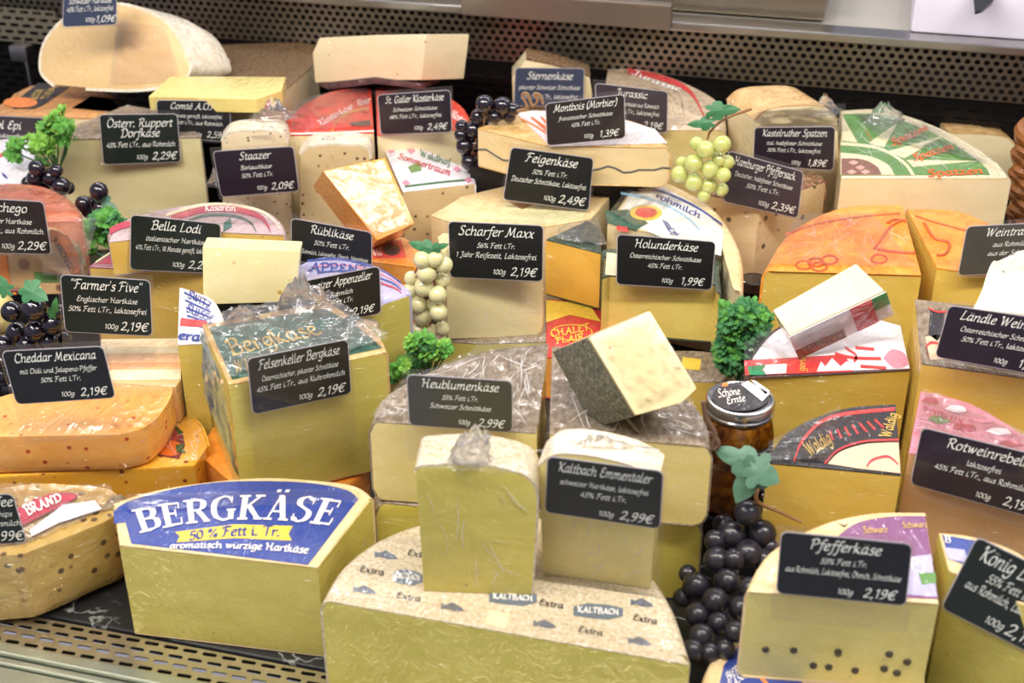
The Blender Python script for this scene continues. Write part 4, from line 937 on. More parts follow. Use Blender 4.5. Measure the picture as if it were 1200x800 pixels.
# --- upper left
c = wheel('grey rinded pale block below the sign at 2,29€ with two title lines, upper left', .15, .0, [(66, 163), (236, 160), (228, 150), (215, 135), (150, 122), (80, 150)], (1, 4), P_RUPP, R_GREY, r=.003)
film(c, level(.15), (90, 150), (150, 126), (180, 150), (80, 160), .003, 22, 72)
f = level(.19)
c = wheel('pale yellow cheese slab lying on top behind its sign, upper left', .19, .172, [(174, 113), (300, 116), (330, 106), (335, 90), (200, 89)], None, cheese('paste_comte', 'ecd98a', 'e3cd74', wrap=.8), None, caps=False, r=.003, bevel=.003)
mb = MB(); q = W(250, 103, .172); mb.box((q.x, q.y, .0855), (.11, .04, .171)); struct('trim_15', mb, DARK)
tuft(c, f.at(320, 118)-Vector((0, 0, .02)), .03, .02, .02, 15)
c = wheel('pale cheese wedge with dark brown seed crust, upper left by the back wall', .16, .0, [(300, 135), (372, 72), (371, 52), (350, 48), (258, 52), (256, 80), (262, 118)], (2, 3), P_CREAM, R_BROWN, r=.003, t=.003)
f = tilted(380, 100, .15, -8, 8)
c = block('cream block with dark purple underside lying against the back wall', f, [(369, 97), (366, 62), (374, 44), (440, 41), (499, 40), (493, 94), (440, 94)], .055, cheese('paste_back_block', 'ecdcb6', 'e2cfa4', specks='a88a5c', sscale=60, sth=.1, wrap=.2), None, None, name='cheese_piece', bevel=.004, shift=(.035, 0, -.004))
mb = MB(); P = [f.at(*p) for p in [(370, 98), (440, 90), (495, 98), (494, 104), (440, 98), (385, 105)]]; mb.prism([[p+f.n*.001 for p in P], [p-f.n*.055 for p in P]]); part('dark_rind', mb, R_WINE, c, .001)
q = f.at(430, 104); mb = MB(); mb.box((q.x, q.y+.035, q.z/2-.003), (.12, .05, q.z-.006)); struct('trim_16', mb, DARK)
# big domed half wheel top left
f = tilted(130, 104, .16, -6, 30)
c = block('large domed half wheel in clear film in the upper left corner', f, [(62, 102), (46, 84), (50, 50), (75, 20), (110, 6), (150, 4), (195, 24), (220, 62), (222, 88), (190, 104), (150, 108), (100, 106)], .08, cheese('paste_dome', 'eccb92', 'e5bd80', wrap=1.0), R_WHITE, (0, 11), t=.004, r=.045, caps=False, shift=(.045, .02, .01), taper=.8)
film(c, f, (140, 25), (195, 30), (215, 95), (130, 100), .002, 24, 73, ridge=1.2, mat=FILM2)
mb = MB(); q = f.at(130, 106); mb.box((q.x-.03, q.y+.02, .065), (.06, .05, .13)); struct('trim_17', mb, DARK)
fr = level(.13)
c = wheel('tan loaf shaped cheese with black and orange label at the left edge', .13, .0, [(0, 134), (120, 138), (154, 124), (130, 103), (95, 96), (40, 96), (10, 108), (-20, 134)], (2, 6), P_CREAM, rindm('rind_loaf', 'c98a4e', 'd99f62', 50, .4, .6), r=.016, t=.003)
decal(c, fr, [(12, 124), (45, 98), (88, 98), (50, 124), (40, 128), (16, 128)], LBLACK, lift=.001); e_ = [(24+20*cos(2*pi*k/20), 121-6*sin(2*pi*k/20)) for k in range(20)]; decal(c, fr, e_, ORL, lift=.0014); e_ = [(72+16*cos(2*pi*k/20), 98-3*sin(2*pi*k/20)) for k in range(20)]; decal(c, fr, e_, ORL, lift=.0014)
label_text(c, 'FOL EPI', fr, (42, 107), (66, 104), (56, 116), (32, 118), TG); 
for k in range(5): strip(c, fr, [(96+k*7, 100+k*2), (106+k*8, 104+k*2)], 2.5, R_BROWN, .0007)
# left packs
fr = level(.13)
c = wheel('reddish grooved wheel piece at the left edge above the vacuum pack', .13, .0, [(-40, 262), (94, 258), (95, 245), (80, 228), (50, 215), (10, 212), (-40, 216)], (1, 5), rindm('rind_salmon', 'd07a52', 'e89a74', 80, .5), rindm('rind_red_groove', 'c05a38', 'e08a64', 60, .8, .6, stretch=(1, 4, 1)), r=.010)
film(c, fr, (0, 215), (80, 228), (94, 250), (0, 252), .002, 22, 74)
c, f = slab('vacuum packed cheese with orange ring label at the left edge', ((0, 345), (100, 342)), .07, [(-40, 345), (-40, 262), (20, 268), (60, 270), (88, 290), (98, 315), (98, 345)], .02, cheese('paste_pack', 'caa06a', 'e6c090', wrap=.9, specks='6a3a22', sscale=40, sth=.3), None, None, lean=14, bevel=.005, name='vacuum_pack')
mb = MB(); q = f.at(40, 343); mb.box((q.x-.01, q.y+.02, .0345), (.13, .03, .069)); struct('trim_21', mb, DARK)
P = [(60, 268), (80, 276), (92, 298), (95, 322), (84, 324), (80, 302), (72, 288), (58, 282)]; decal(c, f, P, ORL, lift=.001); decal(c, f, [(-30, 298), (8, 298), (12, 330), (20, 345), (-30, 345)], ORL, lift=.001); label_text(c, 'MANCHEGO', f, (66, 274), (88, 316), (84, 320), (62, 282), TK); decal(c, f, [(40, 318), (75, 322), (78, 330), (42, 330)], LGREEN, lift=.0012)
film(c, f, (48, 250), (118, 254), (96, 325), (52, 320), .004, 20, 75, lift=.006, mat=FILM2, ridge=.7)
fr = level(.12)
c = wheel('white paper wrapped cheese with red and blue print at the left edge', .12, .0, [(-30, 215), (36, 214), (44, 190), (36, 160), (10, 150), (-30, 152)], (1, 4), LWHITE, None, r=.012, caps=False, name='wrapped_cheese')
strip(c, fr, [(-5, 186), (8, 178)], 4, RED, .001); strip(c, fr, [(2, 204), (8, 209)], 4, BLUE, .001)
# lumpy white bag right
c = wheel('knobbly white cheese in a clear bag at the right edge', .205, .161, [(1140, 365), (1150, 340), (1162, 310), (1180, 300), (1215, 300), (1260, 330), (1260, 375)], (0, 5), cheese('paste_lumpy', 'f0e0bc', 'f8efd8', scale=60, wrap=1), None, r=.018, caps=False, wob=.012, name='wrapped_cheese')
film(c, upright((1140, 365), (1200, 372), .165, 20), (1175, 300), (1230, 280), (1230, 375), (1138, 360), .006, 26, 76, lift=.008, mat=FILM2, ridge=.7)
# small white piece behind green wheel
c, f = slab('small pale piece peeking out behind the green sunburst wheel', ((1110, 215), (1190, 215)), .05, [(1110, 225), (1112, 155), (1150, 156), (1180, 160), (1192, 172), (1192, 225)], .04, P_CREAM, R_TAN, (1, 4), t=.002)
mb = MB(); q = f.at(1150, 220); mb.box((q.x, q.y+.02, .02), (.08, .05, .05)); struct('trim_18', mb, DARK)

# pleats of cling film on the wrapped faces, their glints painted in white
folds_by('large hard cheese wedge with blue', [fz((140, 638), (372, 664), .088, .002), fz((372, 664), (438, 582), .088, .002)], 26, 1)
folds_by('broad low half wheel', [fz((374, 702), (808, 778), .088, .002)], 44, 2)
folds_by('tall alpine block', [fz((268, 450), (455, 412), .167, .054)], 30, 3)
folds_by('large grey rinded wedge left', [fz((440, 494), (629, 507), .155, .083), tuple(W(x, y, .1615) for x, y in ((500, 432), (640, 402), (628, 500), (450, 488)))], 60, 4, .00032)
folds_by('large grey rinded wedge right', [fz((644, 508), (830, 521), .155, .083), tuple(W(x, y, .1615) for x, y in ((654, 405), (770, 438), (830, 515), (648, 500)))], 60, 6, .00032)
folds_by('golden wedge with black', [fz((900, 541), (1055, 555), .127, .01)], 20, 8)
folds_by('yellow wheel wedge with white', [fz((872, 440), (1066, 433), .127, .01)], 26, 9)
folds_by('reddish tan wedge', [fz((1065, 530), (1250, 563), .137, .01)], 34, 10)
folds_by('large orange waxed', [fz((895, 316), (1080, 322), .147, .05), tuple(W(x, y, .1506) for x, y in ((945, 262), (1050, 242), (1072, 316), (905, 312)))], 40, 11)
folds_by('smaller orange waxed', [fz((1062, 243), (1098, 313), .147, .02)], 10, 13)
folds_by('green rinded yellow', [fz((712, 323), (838, 334), .117, .055)], 30, 14)
folds_by('wheel wedge with green', [fz((986, 208), (1186, 208), .167, .08), tuple(W(x, y, .1722) for x, y in ((1000, 140), (1080, 148), (1170, 200), (1000, 200)))], 36, 15)
folds_by('ash line', [fz((640, 171), (787, 173), .187, .145)], 20, 17)
folds_by('peppercorn cheese wedge', [fz((873, 691), (1100, 708), .123, .05)], 16, 18)
folds_by('alpine wedge with blue and pink', [fz((432, 362), (482, 346), .138, .06)], 26, 19)
folds_by('yellow block with black', [fz((1080, 426), (1240, 448), .157, .08)], 34, 20)
folds_by('lower orange yellow', [tuple(W(x, y, .0606) for x, y in ((200, 485), (236, 500), (238, 540), (190, 540)))], 24, 21)
folds_by('upper orange chilli', [fz((-30, 511), (175, 508), .095, .065)], 20, 22)
folds_by('grey rinded pale', [fz((70, 163), (232, 160), .147, .06)], 12, 23)
folds_by('upright pale yellow cheese piece without', [tuple(upright((497, 692), (625, 697), .0905).at(x, y) for x, y in ((492, 560), (620, 570), (620, 690), (500, 686)))], 16, 24)
folds_by('upright pale yellow cheese piece behind', [tuple(upright((636, 672), (762, 690), .0905).at(x, y) for x, y in ((638, 600), (762, 620), (758, 684), (640, 668)))], 12, 25)
folds_by('smooth pale block', [tuple(upright((525, 397), (634, 389), .052, 4).at(x, y) for x, y in ((526, 332), (634, 332), (630, 386), (530, 392)))], 16, 26)
folds_by('white paper', [])

# ============================================================ price signs
def S(label, q, tl, tr, br, bl, lines, mat=BLK, foot=0, spike=.035, off=.010, lean=10, twist=0):
    if len(q) == 4:
        a_, b_ = W(*q[0], q[2]), W(*q[1], q[2]); e_ = (b_-a_).normalized(); n_ = e_.cross(Vector((0, 0, 1))); n_ = n_ if n_.y < 0 else -n_
        nn_ = n_*cos(radians(q[3]))+Vector((0, 0, 1))*sin(radians(q[3]))
        return sign(label, '', tl, tr, br, bl, Frame(a_+n_*off, e_, nn_), lines, mat, foot, spike)
    return sign(label, '', tl, tr, br, bl, W(*q).y-off, lines, mat, foot, spike, lean, twist)
S('dark sign reading Pfefferkäse on the peppercorn cheese, bottom right', (985, 700, .125), (915, 622), (1070, 637), (1062, 710), (909, 695), L4('Pfefferkäse', '55% Fett i.Tr.', 'aus Rohmilch, Laktosefrei, Öhmch, Schnittkäse', '2,19€'), BLK, foot=.02)
S('dark green tilted sign in the bottom right corner beginning König Lu', (1150, 690, .125), (1145, 628), (1262, 686), (1222, 773), (1102, 712), [('König Ludwig', .5, .76, .26, .8), ('55% Fett i.Tr.', .5, .56, .16, .5), ('aus Rohmilch, Laktosefrei', .5, .38, .16, .8), ('100g', .48, .1, .14, .18), ('2,19€', .78, .08, .24, .38)], GRN)
S('wide aubergine sign reading Rotweinrebell at the right edge', (1140, 545, .14), (1080, 500), (1238, 538), (1226, 611), (1066, 567), L4('Rotweinrebell', 'laktosefrei', '45% Fett i.Tr., aus Rohmilch', '2,19€'), PUR, foot=.01)
S('aubergine sign with Ländle in its title at the right edge', (1160, 440, .16), (1112, 357), (1250, 377), (1238, 444), (1095, 418), L4('Ländle Weinkäse', 'Österreichischer Schnittkäse', '50% Fett i.Tr., laktosefrei', '1,79€'), PUR)
S('grey sign beginning Weintraub at the right edge', (1150, 322, .15), (1133, 265), (1245, 259), (1238, 318), (1122, 323), L4('Weintraube', 'aus Rohmilch', 'aus der Schweiz', None), GRY)
S('dark sign at 2,99€ reading Emmentaler over the upright front piece', ((636, 672), (762, 690), .0905, 0), (641, 534), (778, 552), (774, 620), (638, 600), L4('Kaltbach Emmentaler', 'schweizer Hartkäse, laktosefrei', '45% Fett i.Tr.', '2,99€'), GRY if 0 else card_mat('sign_olive_black', '23231c'), foot=.055, spike=0)
S('grey sign reading Heublumenkäse on the left big grey wedge', (540, 500, .158), (476, 438), (601, 446), (601, 507), (479, 498), L4('Heublumenkäse', '55% Fett i.Tr.', 'Schweizer Schnittkäse', '2,99€'), GRY, foot=.03)
S('tilted dark sign at 2,19€ reading Bergkäse on the tall green labelled block', ((268, 450), (455, 412), .17, 0), (289, 420), (408, 397), (412, 461), (296, 486), L4('Felsenkeller Bergkäse', 'Österreichischer, pikanter Schnittkäse', '45% Fett i.Tr., aus Kuhrohmilch', '2,19€'), card_mat('sign_olive_black', '23231c'), foot=.05, twist=0)
S('dark green sign cut by the left edge on the speckled cheese', (10, 640, .07), (-85, 583), (15, 578), (32, 636), (-72, 640), [('Coffee', .74, .76, .26, .6), ('Kaffeechips', .7, .56, .14, .6), ('aus Rohmilch', .72, .37, .15, .6), ('2,99€', .78, .08, .27, .4)], GRN, foot=.05)
S('dark sign reading Cheddar Mexicana, left side', (80, 505, .10), (1, 411), (121, 405), (136, 466), (19, 474), L4('Cheddar Mexicana', 'mit Chili und Jalapeno-Pfeffer', '50% Fett i.Tr.', '2,19€'), BLK, foot=.035)
S('dark green sign reading Farmer\'s Five above the striped slab', (130, 452, .10), (70, 321), (176, 328), (179, 394), (76, 389), L4('"Farmer\'s Five"', 'Englischer Hartkäse', '50% Fett i.Tr., laktosefrei', '2,19€'), GRN, foot=.03, off=-.03)
S('dark green sign reading Bella Lodi behind the small cream block', (190, 315, .12), (153, 251), (259, 262), (258, 321), (152, 316), L4('Bella Lodi', 'italienischer Hartkäse', '41% Fett i.Tr., 18 Monate gereift, laktosefrei', '2,29€'), GRN)
S('brown black sign reading Manchego at the left edge', (20, 262, .13), (-55, 230), (51, 236), (61, 298), (-48, 296), L4('Manchego', 'Spanischer Hartkäse', '50% Fett i.Tr., aus Rohmilch', '2,29€'), BRN, off=.068)
S('dark green sign with two title lines ending Dorfkäse, upper left', (165, 162, .15), (116, 134), (208, 133), (212, 190), (121, 193), [('Österr. Ruppert', .5, .74, .23, .84), ('Dorfkäse', .5, .54, .23, .5), ('45% Fett i.Tr., aus Rohmilch', .5, .34, .14, .88), ('100g', .50, .09, .13, .18), ('2,29€', .79, .075, .225, .37)], GRN)
S('purplish sign reading Staazer on a herb flecked wedge', (300, 168, .155), (249, 177), (344, 171), (351, 224), (259, 231), L4('Staazer', 'Bärlauchkäse', '50% Fett i.Tr.', '2,09€'), PUR, off=.045)
S('blackish sign reading Comté A.O.P. behind the two line green sign', (230, 115, .19), (183, 117), (269, 118), (272, 167), (185, 160), L4('Comté A.O.P.', '12 Monate gereift, laktosefrei', '45% Fett i.Tr., aus Rohmilch', '2,59€'), BLK)
S('purplish black sign at 2,49€ reading St. Galler on the right red wedge', (487, 156, .148), (442, 111), (528, 105), (530, 155), (446, 158), L4('St. Galler Klosterkäse', 'Schweizer Schnittkäse', '48% Fett i.Tr., laktosefrei', '2,49€'), PUR)
S('black sign reading Rüblikäse under the orange block, partly covered', (395, 300, .12), (341, 255), (436, 272), (436, 318), (341, 305), [('Rüblikäse', .5, .72, .27, .55), ('50% Fett i.Tr.', .5, .46, .16, .45), ('aus Rohmilch, Laktosefrei, Öhmch, Schnittkäse', .5, .22, .13, .9)], BLK)
S('tilted black sign at 2,19€ reading Schweizer Appenzeller, partly under film', (400, 362, .14), (341, 332), (445, 311), (447, 367), (345, 388), L4('Schweizer Appenzeller', 'aus Rohmilch', '50% Fett i.Tr.', '2,19€'), BLK)
S('black sign reading Scharfer Maxx on the smooth pale block', (580, 397, .052), (525, 259), (637, 264), (636, 330), (527, 325), L4('Scharfer Maxx', '56% Fett i.Tr.', '1 Jahr Reifezeit, Laktosefrei', '2,19€'), BLK, off=.006)
S('black tilted sign reading Feigenkäse, centre', (640, 275, .12), (599, 172), (696, 185), (690, 247), (589, 234), L4('Feigenkäse', '50% Fett i.Tr.', 'Deutscher Schnittkäse, Laktosefrei', '2,49€'), BLK, off=-.06)
S('slate blue sign reading Sternenkäse by the back wall', (645, 100, .16), (604, 79), (685, 80), (684, 125), (602, 124), [('Sternenkäse', .5, .70, .26, .66), ('pikanter Schweizer Schnittkäse', .5, .44, .15, .88), ('50% Fett i.Tr., laktosefrei', .5, .2, .15, .86)], BLU)
S('brownish tilted sign at 1,39€ on the ash line half wheel', (690, 170, .19), (639, 121), (732, 110), (733, 162), (641, 171), L4('Montbois (Morbier)', 'französischer Schnittkäse', '45% Fett i.Tr.', '1,39€'), BRN)
S('grey purple sign reading Jurassic behind the brownish tilted sign', (740, 150, .16), (697, 97), (783, 107), (782, 156), (700, 150), L4('Jurassic', 'Schweizer Hartkäse aus Rohmilch', '50% Fett i.Tr., laktosefrei', '2,19€'), card_mat('sign_grey_purple', '3a333a'))
S('black sign at 1,99€ on the green rinded yellow block', (780, 330, .12), (723, 274), (839, 283), (834, 340), (722, 333), L4('Holunderkäse', 'Österreichischer Schnittkäse', '45% Fett i.Tr.', '1,99€'), BLK)
S('aubergine sign at 1,89€ on the upright film wrapped piece', (930, 200, .12), (884, 149), (979, 148), (977, 200), (882, 194), L4('Kastelruther Spatzen', 'ital. halbfester Schnittkäse', '50% Fett i.Tr., laktosefrei', '1,89€'), PUR, off=.05)
S('grey tilted sign at 2,39€ on the large peppercorn cheese', (890, 238, .13), (853, 176), (942, 201), (935, 256), (847, 236), L4('Hamburger Pfeffersack', 'Deutscher, halbfester Schnittkäse', '50% Fett i.Tr.', '2,39€'), card_mat('sign_grey_purple', '3a333a'))
S('slate blue sign at 1,09€ on the domed half wheel, top left', (105, 60, .20), (75, -20), (137, -22), (137, 29), (73, 32), [('Schweizer Hartkäse', .5, .52, .16, .8), ('45% Fett i.Tr., laktosefrei', .5, .34, .16, .86), ('100g', .50, .1, .14, .18), ('1,09€', .79, .08, .225, .37)], BLU, off=.05)
S('black sign reading Fol Epi at the left edge', (20, 134, .15), (-28, 134), (52, 138), (54, 168), (-28, 164), [('Fol Epi', .42, .5, .42, .5), ('laktosefrei', .5, .15, .22, .6)], card_mat('sign_grey_purple', '3a333a'))

# ============================================================ grapes, leaves, parsley
SHARED = {}
def ballmesh():
    bm = bmesh.new(); bmesh.ops.create_uvsphere(bm, u_segments=16, v_segments=10, radius=1); m = bpy.data.meshes.new('grape'); bm.to_mesh(m); bm.free()
    m.polygons.foreach_set('use_smooth', [True]*len(m.polygons)); return m
def grape_mat(name, c, c2, rough, coat, sss=0):
    m, t, b = nodes(name); f = noise_(t, coords(t), .9, 3); t.links.new(mixc(t, f, rgb(c), rgb(c2)), b.inputs['Base Color']); b.inputs['Roughness'].default_value = rough; b.inputs['Coat Weight'].default_value = coat; b.inputs['Coat Roughness'].default_value = .04
    if sss: b.inputs['Subsurface Weight'].default_value = sss; b.inputs['Subsurface Radius'].default_value = (.01, .012, .004); b.inputs['Subsurface Scale'].default_value = 1; b.inputs['Transmission Weight'].default_value = .0
    return m
GB = grape_mat('black_grape', '14101c', '1c1422', .18, .8); GB2 = grape_mat('black_grape_dusty', '17161e', '2c2a36', .32, .3)
GG = grape_mat('green_grape', 'b9c46a', 'd3d68a', .15, .9, .3); GW = grape_mat('white_grape', 'dcd69a', 'e8e2b4', .15, .9, .3)
STEM = plain('grape_stem', '9a7048', .7); STEMR = plain('red_stem', '8a4a48', .6)
def cluster(label, pts, Y, mat, jitter=.006, stem=None, stemmat=STEM, squash=1.0, slope=0):
    if mat.name not in SHARED:
        SHARED[mat.name] = ballmesh(); SHARED[mat.name].materials.append(mat)
    c0 = WY(*pts[0][:2], Y); P = []
    for k, q in enumerate(pts):
        dy = (q[3] if len(q) > 3 else jitter*(((k*37) % 11)/11-.5)*2)-slope*max(0, q[1]-620); p = WY(q[0], q[1], Y+dy); d = (p-CAM).dot(FW); P.append((p, q[2]*d/F_PX))
    base = Vector((sum(p.x for p, r in P)/len(P), sum(p.y for p, r in P)/len(P), min(p.z-r for p, r in P)))
    root = thing('grape_bunch', label, 'grapes', base)
    for k, (p, r) in enumerate(P):
        o = bpy.data.objects.new('grape', SHARED[mat.name]); COL.objects.link(o); o.parent = root; o.location = p-base; o.scale = (r, r*1.0, r*squash); o.rotation_euler = (k, k*.7, k*1.3)
    if stem:
        mb = MB(); mb.tube([WY(x, y, Y+dy) for x, y, dy in catmull(stem, 4)], .0018, 6, .0012); part('stem', mb, stemmat, root)
    else:
        mb = MB()
        for (p, r) in P[1:]: mb.tube([P[0][0], (P[0][0]+p)/2+Vector((0, .006, 0)), p], .0009, 4)
        part('stem', mb, stemmat, root)
    return root
def leafm(name, c1, c2):
    m, t, b = nodes(name); f = noise_(t, coords(t), 70, 4); t.links.new(mixc(t, f, rgb(c1), rgb(c2)), b.inputs['Base Color']); b.inputs['Roughness'].default_value = .5
    t.links.new(bump(t, f, .5, .001), b.inputs['Normal']); return m
LF1 = leafm('leaf_blue_green', '44705a', '688f78'); LF2 = leafm('leaf_deep_green', '2f6a44', '4a8a58'); LF3 = leafm('parsley_green', '3f8a2e', '6fb04a'); LF4 = leafm('parsley_bright', '62a834', '9ccf5a'); LF5 = leafm('parsley_dark', '2c6a38', '4c8f50')
LOBE = [(0, .02), (.08, -.08), (.2, -.14), (.32, -.12), (.36, -.02), (.33, .08), (.42, .08), (.53, .16), (.56, .3), (.49, .4), (.38, .42), (.30, .46), (.31, .56), (.27, .7), (.18, .82), (.08, .92), (0, 1.0)]
def leaf(root, tip, basep, wid, mat, Y0, Y1, curl=.15, name='leaf'):
    a = WY(*basep, Y0); b = WY(*tip, Y1); ax = b-a; L = ax.length; ax = ax.normalized(); side = ax.cross(CAM-a).normalized(); nn = side.cross(ax).normalized()
    out = LOBE+[(-x, y) for x, y in reversed(LOBE[1:-1])]; k = len(out); vs = []; 
    for lift in (0, -.0004):
        vs.append(a+ax*L*.4+nn*lift)
        for s in (.5, 1):
            for (x, y) in out:
                X = x*s*wid; Yy = .4+(y-.4)*s; h = curl*L*(-(X/ (wid*.6))**2*.35-(Yy-.4)**2*.6)+.015*L*sin(9*x+7*y+s)
                vs.append(a+ax*L*Yy+side*L*X+nn*(h+lift))
    fs = []; q = 1+2*k
    for off, fl in ((0, 0), (q, 1)):
        for i in range(k):
            j = (i+1) % k; f1 = (off, off+1+i, off+1+j); f2 = (off+1+i, off+1+k+i, off+1+k+j, off+1+j)
            fs += [f1[::-1], f2[::-1]] if fl else [f1, f2]
    mb = MB(); mb.add(vs, fs); o = part(name, mb, mat, root, smooth='flat')
    o.data.polygons.foreach_set('use_smooth', [True]*len(o.data.polygons))
    mb = MB(); mb.tube([a, a+ax*L*.3+nn*.0004, a+ax*L*.7-nn*curl*L*.03], .0005, 4); part('vein', mb, mat, o) if 0 else None
    return o

c = cluster('black grape bunch in front of the jar, lower right', [(876, 601, 16), (858, 627, 17), (893, 625, 17), (838, 633, 13), (840, 656, 16), (877, 648, 17), (860, 655, 13), (815, 686, 16), (852, 681, 16), (838, 704, 16), (817, 720, 15), (806, 672, 11, .012), (879, 690, 15), (868, 712, 15), (893, 655, 14, .012), (822, 745, 15), (842, 730, 14), (862, 740, 13), (812, 762, 14), (832, 765, 13), (848, 615, 13, .012), (903, 640, 10, .01), (800, 700, 12, .01), (885, 712, 12, .015), (850, 760, 12)], .905, GB2, stem=[(888, 570, 0), (886, 585, -.006), (895, 592, 0), (915, 600, .0), (940, 612, 0)], slope=.00085)
leaf(c, (834, 524), (886, 546), .62, LF1, .895, .90, .5); leaf(c, (862, 590), (886, 545), .8, LF1, .893, .885, .1); leaf(c, (914, 566), (880, 546), 1.1, LF1, .891, .887, .3)
mb = MB(); mb.tube([WY(x, y, .9) for x, y in catmull([(824, 470), (828, 490), (838, 508), (835, 525), (842, 520), (834, 505)], 4)], .0022, 6); part('tendril', mb, plain('vine_brown', '6f5440', .8), c)
YB = .905
c = cluster('black grape bunch left of the dark green sign, left side', [(40, 362, 15), (14, 365, 13), (20, 389, 13), (42, 388, 13), (62, 380, 13), (6, 405, 14), (32, 405, 12), (58, 400, 12), (70, 366, 10), (5, 440, 13, .01), (15, 455, 12, .01), (76, 396, 8, .012), (54, 368, 9, .01), (5, 425, 12, .01), (28, 422, 11, .012), (50, 418, 11, .012)], .985, GB, stem=[(-5, 344, 0), (20, 340, 0), (36, 345, 0), (40, 352, 0)], stemmat=STEMR)
leaf(c, (56, 352), (28, 336), .8, LF2, .98, .975, .3); leaf(c, (0, 322), (8, 345), .8, LF2, .98, .985, .2); leaf(c, (66, 348), (62, 372), .5, LF5, .98, .985, .3)
c = cluster('black grapes under the parsley beside the pale block, upper left', [(43, 197, 10), (41, 209, 10), (60, 208, 11), (72, 218, 11), (66, 200, 8), (80, 220, 8, .005), (33, 214, 8, .005), (52, 220, 8, .008)], 1.30, GB)
c = cluster('black grapes with a leaf at the foot of the pale block, upper left', [(116, 224, 11), (98, 239, 10), (104, 247, 9), (118, 244, 9), (108, 236, 7, .006)], 1.27, GB, stemmat=STEMR)
leaf(c, (140, 250), (114, 230), .5, LF1, 1.265, 1.26, .3)
c = cluster('black grape bunch hanging in the middle by the back wall', [(568, 122, 11), (589, 124, 11), (561, 137, 10), (580, 137, 8), (541, 148, 8), (554, 152, 11), (540, 158, 8), (545, 171, 11), (558, 170, 9, .008), (550, 190, 10), (556, 201, 9), (562, 214, 9), (602, 128, 8), (597, 136, 8), (572, 150, 8, .006), (548, 181, 8, .006), (566, 160, 8, .008)], 1.46, GB)
c = cluster('pale green grape bunch with leaves and brown twig, upper right', [(827, 175, 11), (846, 169, 11), (817, 168, 9), (813, 191, 11), (832, 198, 11), (842, 187, 9), (848, 205, 9), (813, 213, 11), (831, 217, 10), (796, 204, 10), (825, 229, 8), (852, 190, 9, .008), (799, 190, 7, .01), (846, 222, 8, .008)], 1.40, GG, stem=[(880, 128, .06), (862, 134, .04), (845, 142, .0), (832, 155, 0), (829, 165, 0)])
leaf(c, (869, 128), (832, 130), .55, LF2, 1.39, 1.40, .3); leaf(c, (804, 146), (834, 144), .5, LF2, 1.39, 1.39, .3)
c = cluster('creamy white grape bunch left of the smooth pale block, centre', [(495, 304, 11), (510, 303, 11), (520, 310, 11), (500, 320, 12), (497, 336, 12), (480, 341, 10), (513, 345, 11), (489, 357, 11), (495, 370, 12), (514, 366, 11), (488, 388, 10), (518, 328, 10, .008), (508, 356, 9, .008), (482, 326, 9, .008), (505, 388, 9, .006), (518, 385, 9, .008)], 1.155, GW, stemmat=STEMR)
leaf(c, (478, 284), (506, 292), .6, LF2, 1.15, 1.15, .3); leaf(c, (526, 286), (506, 292), .5, LF2, 1.15, 1.15, .3)

def sprigmesh(mat, seed):
    rnd = random.Random(seed); mb = MB()
    mb.tube([(0, 0, 0), (.05, 0, .5), (0, 0, .8)], .03, 4)
    for k in range(9):
        a = 2*pi*k/9*1.618+seed; tl = .45+.3*rnd.random(); base = Vector((0, 0, .45+.05*k)); d = Vector((cos(a)*.8, sin(a)*.8, .35+.5*rnd.random())).normalized(); s = d.cross(Vector((0, 0, 1))).normalized(); u = s.cross(d)
        P = [(0, 0), (.25, .08), (.22, .22), (.42, .26), (.36, .42), (.55, .52), (.38, .6), (.36, .8), (.18, .75), (0, 1)]
        out = P+[(-x, y) for x, y in reversed(P[1:-1])]
        o = [base+d*tl*y+s*tl*x*.72+u*(-.25*tl*y*y-.25*tl*abs(x)) for x, y in out]
        c0 = base+d*tl*.45+u*.06*tl
        mb.add([c0]+o, [(0, i+1, (i+1) % len(o)+1) for i in range(len(o))])
    m = mesh('sprig', mb, smooth='flat'); m.materials.append(mat); return m
SPR = [sprigmesh(m, i) for i, m in enumerate([LF3, LF4, LF5, LF3, LF4])]
def parsley(label, poly, z0, z1, n, size, seed, Y, kinds=(0, 1, 2, 3, 4)):
    rnd = random.Random(seed); xs = [p[0] for p in poly]; ys = [p[1] for p in poly]
    def ins(p):
        r = False
        for i in range(len(poly)):
            a, b = poly[i], poly[i-1]
            if (a[1] > p[1]) != (b[1] > p[1]) and p[0] < (b[0]-a[0])*(p[1]-a[1])/(b[1]-a[1])+a[0]: r = not r
        return r
    P = []
    while len(P) < n:
        q = (rnd.uniform(min(xs), max(xs)), rnd.uniform(min(ys), max(ys)))
        if ins(q): P.append(WY(q[0], q[1], Y+rnd.uniform(-.01, .014)))
    base = Vector((sum(p.x for p in P)/n, Y+.01, min(p.z for p in P)-size*.6))
    root = thing('parsley_bunch', label, 'parsley', base)
    for k, p in enumerate(P):
        o = bpy.data.objects.new('sprig', SPR[kinds[k % len(kinds)]]); COL.objects.link(o); o.parent = root; s = size*rnd.uniform(.8, 1.25)
        d = Vector((rnd.uniform(-.6, .6), rnd.uniform(-1.0, -.1), rnd.uniform(.3, 1))).normalized(); o.rotation_euler = d.to_track_quat('Z', 'Y').to_euler(); o.location = p-base-d*s*.5; o.scale = (s, s, s)
    mb = MB(); 
    for p in P[:min(n, 14)]: mb.tube([base+Vector((0, 0, 0)), (base+p)/2+Vector((0, .004, 0)), p], .0010, 4)
    part('stalks', mb, LF5, root); return root
parsley('small green parsley tuft above the left big grey wedge', [(475, 398), (500, 395), (528, 405), (525, 415), (500, 420), (485, 438), (460, 445), (458, 432), (478, 422)], 0, 0, 60, .0115, 1, 1.08, (0, 3, 4, 2))
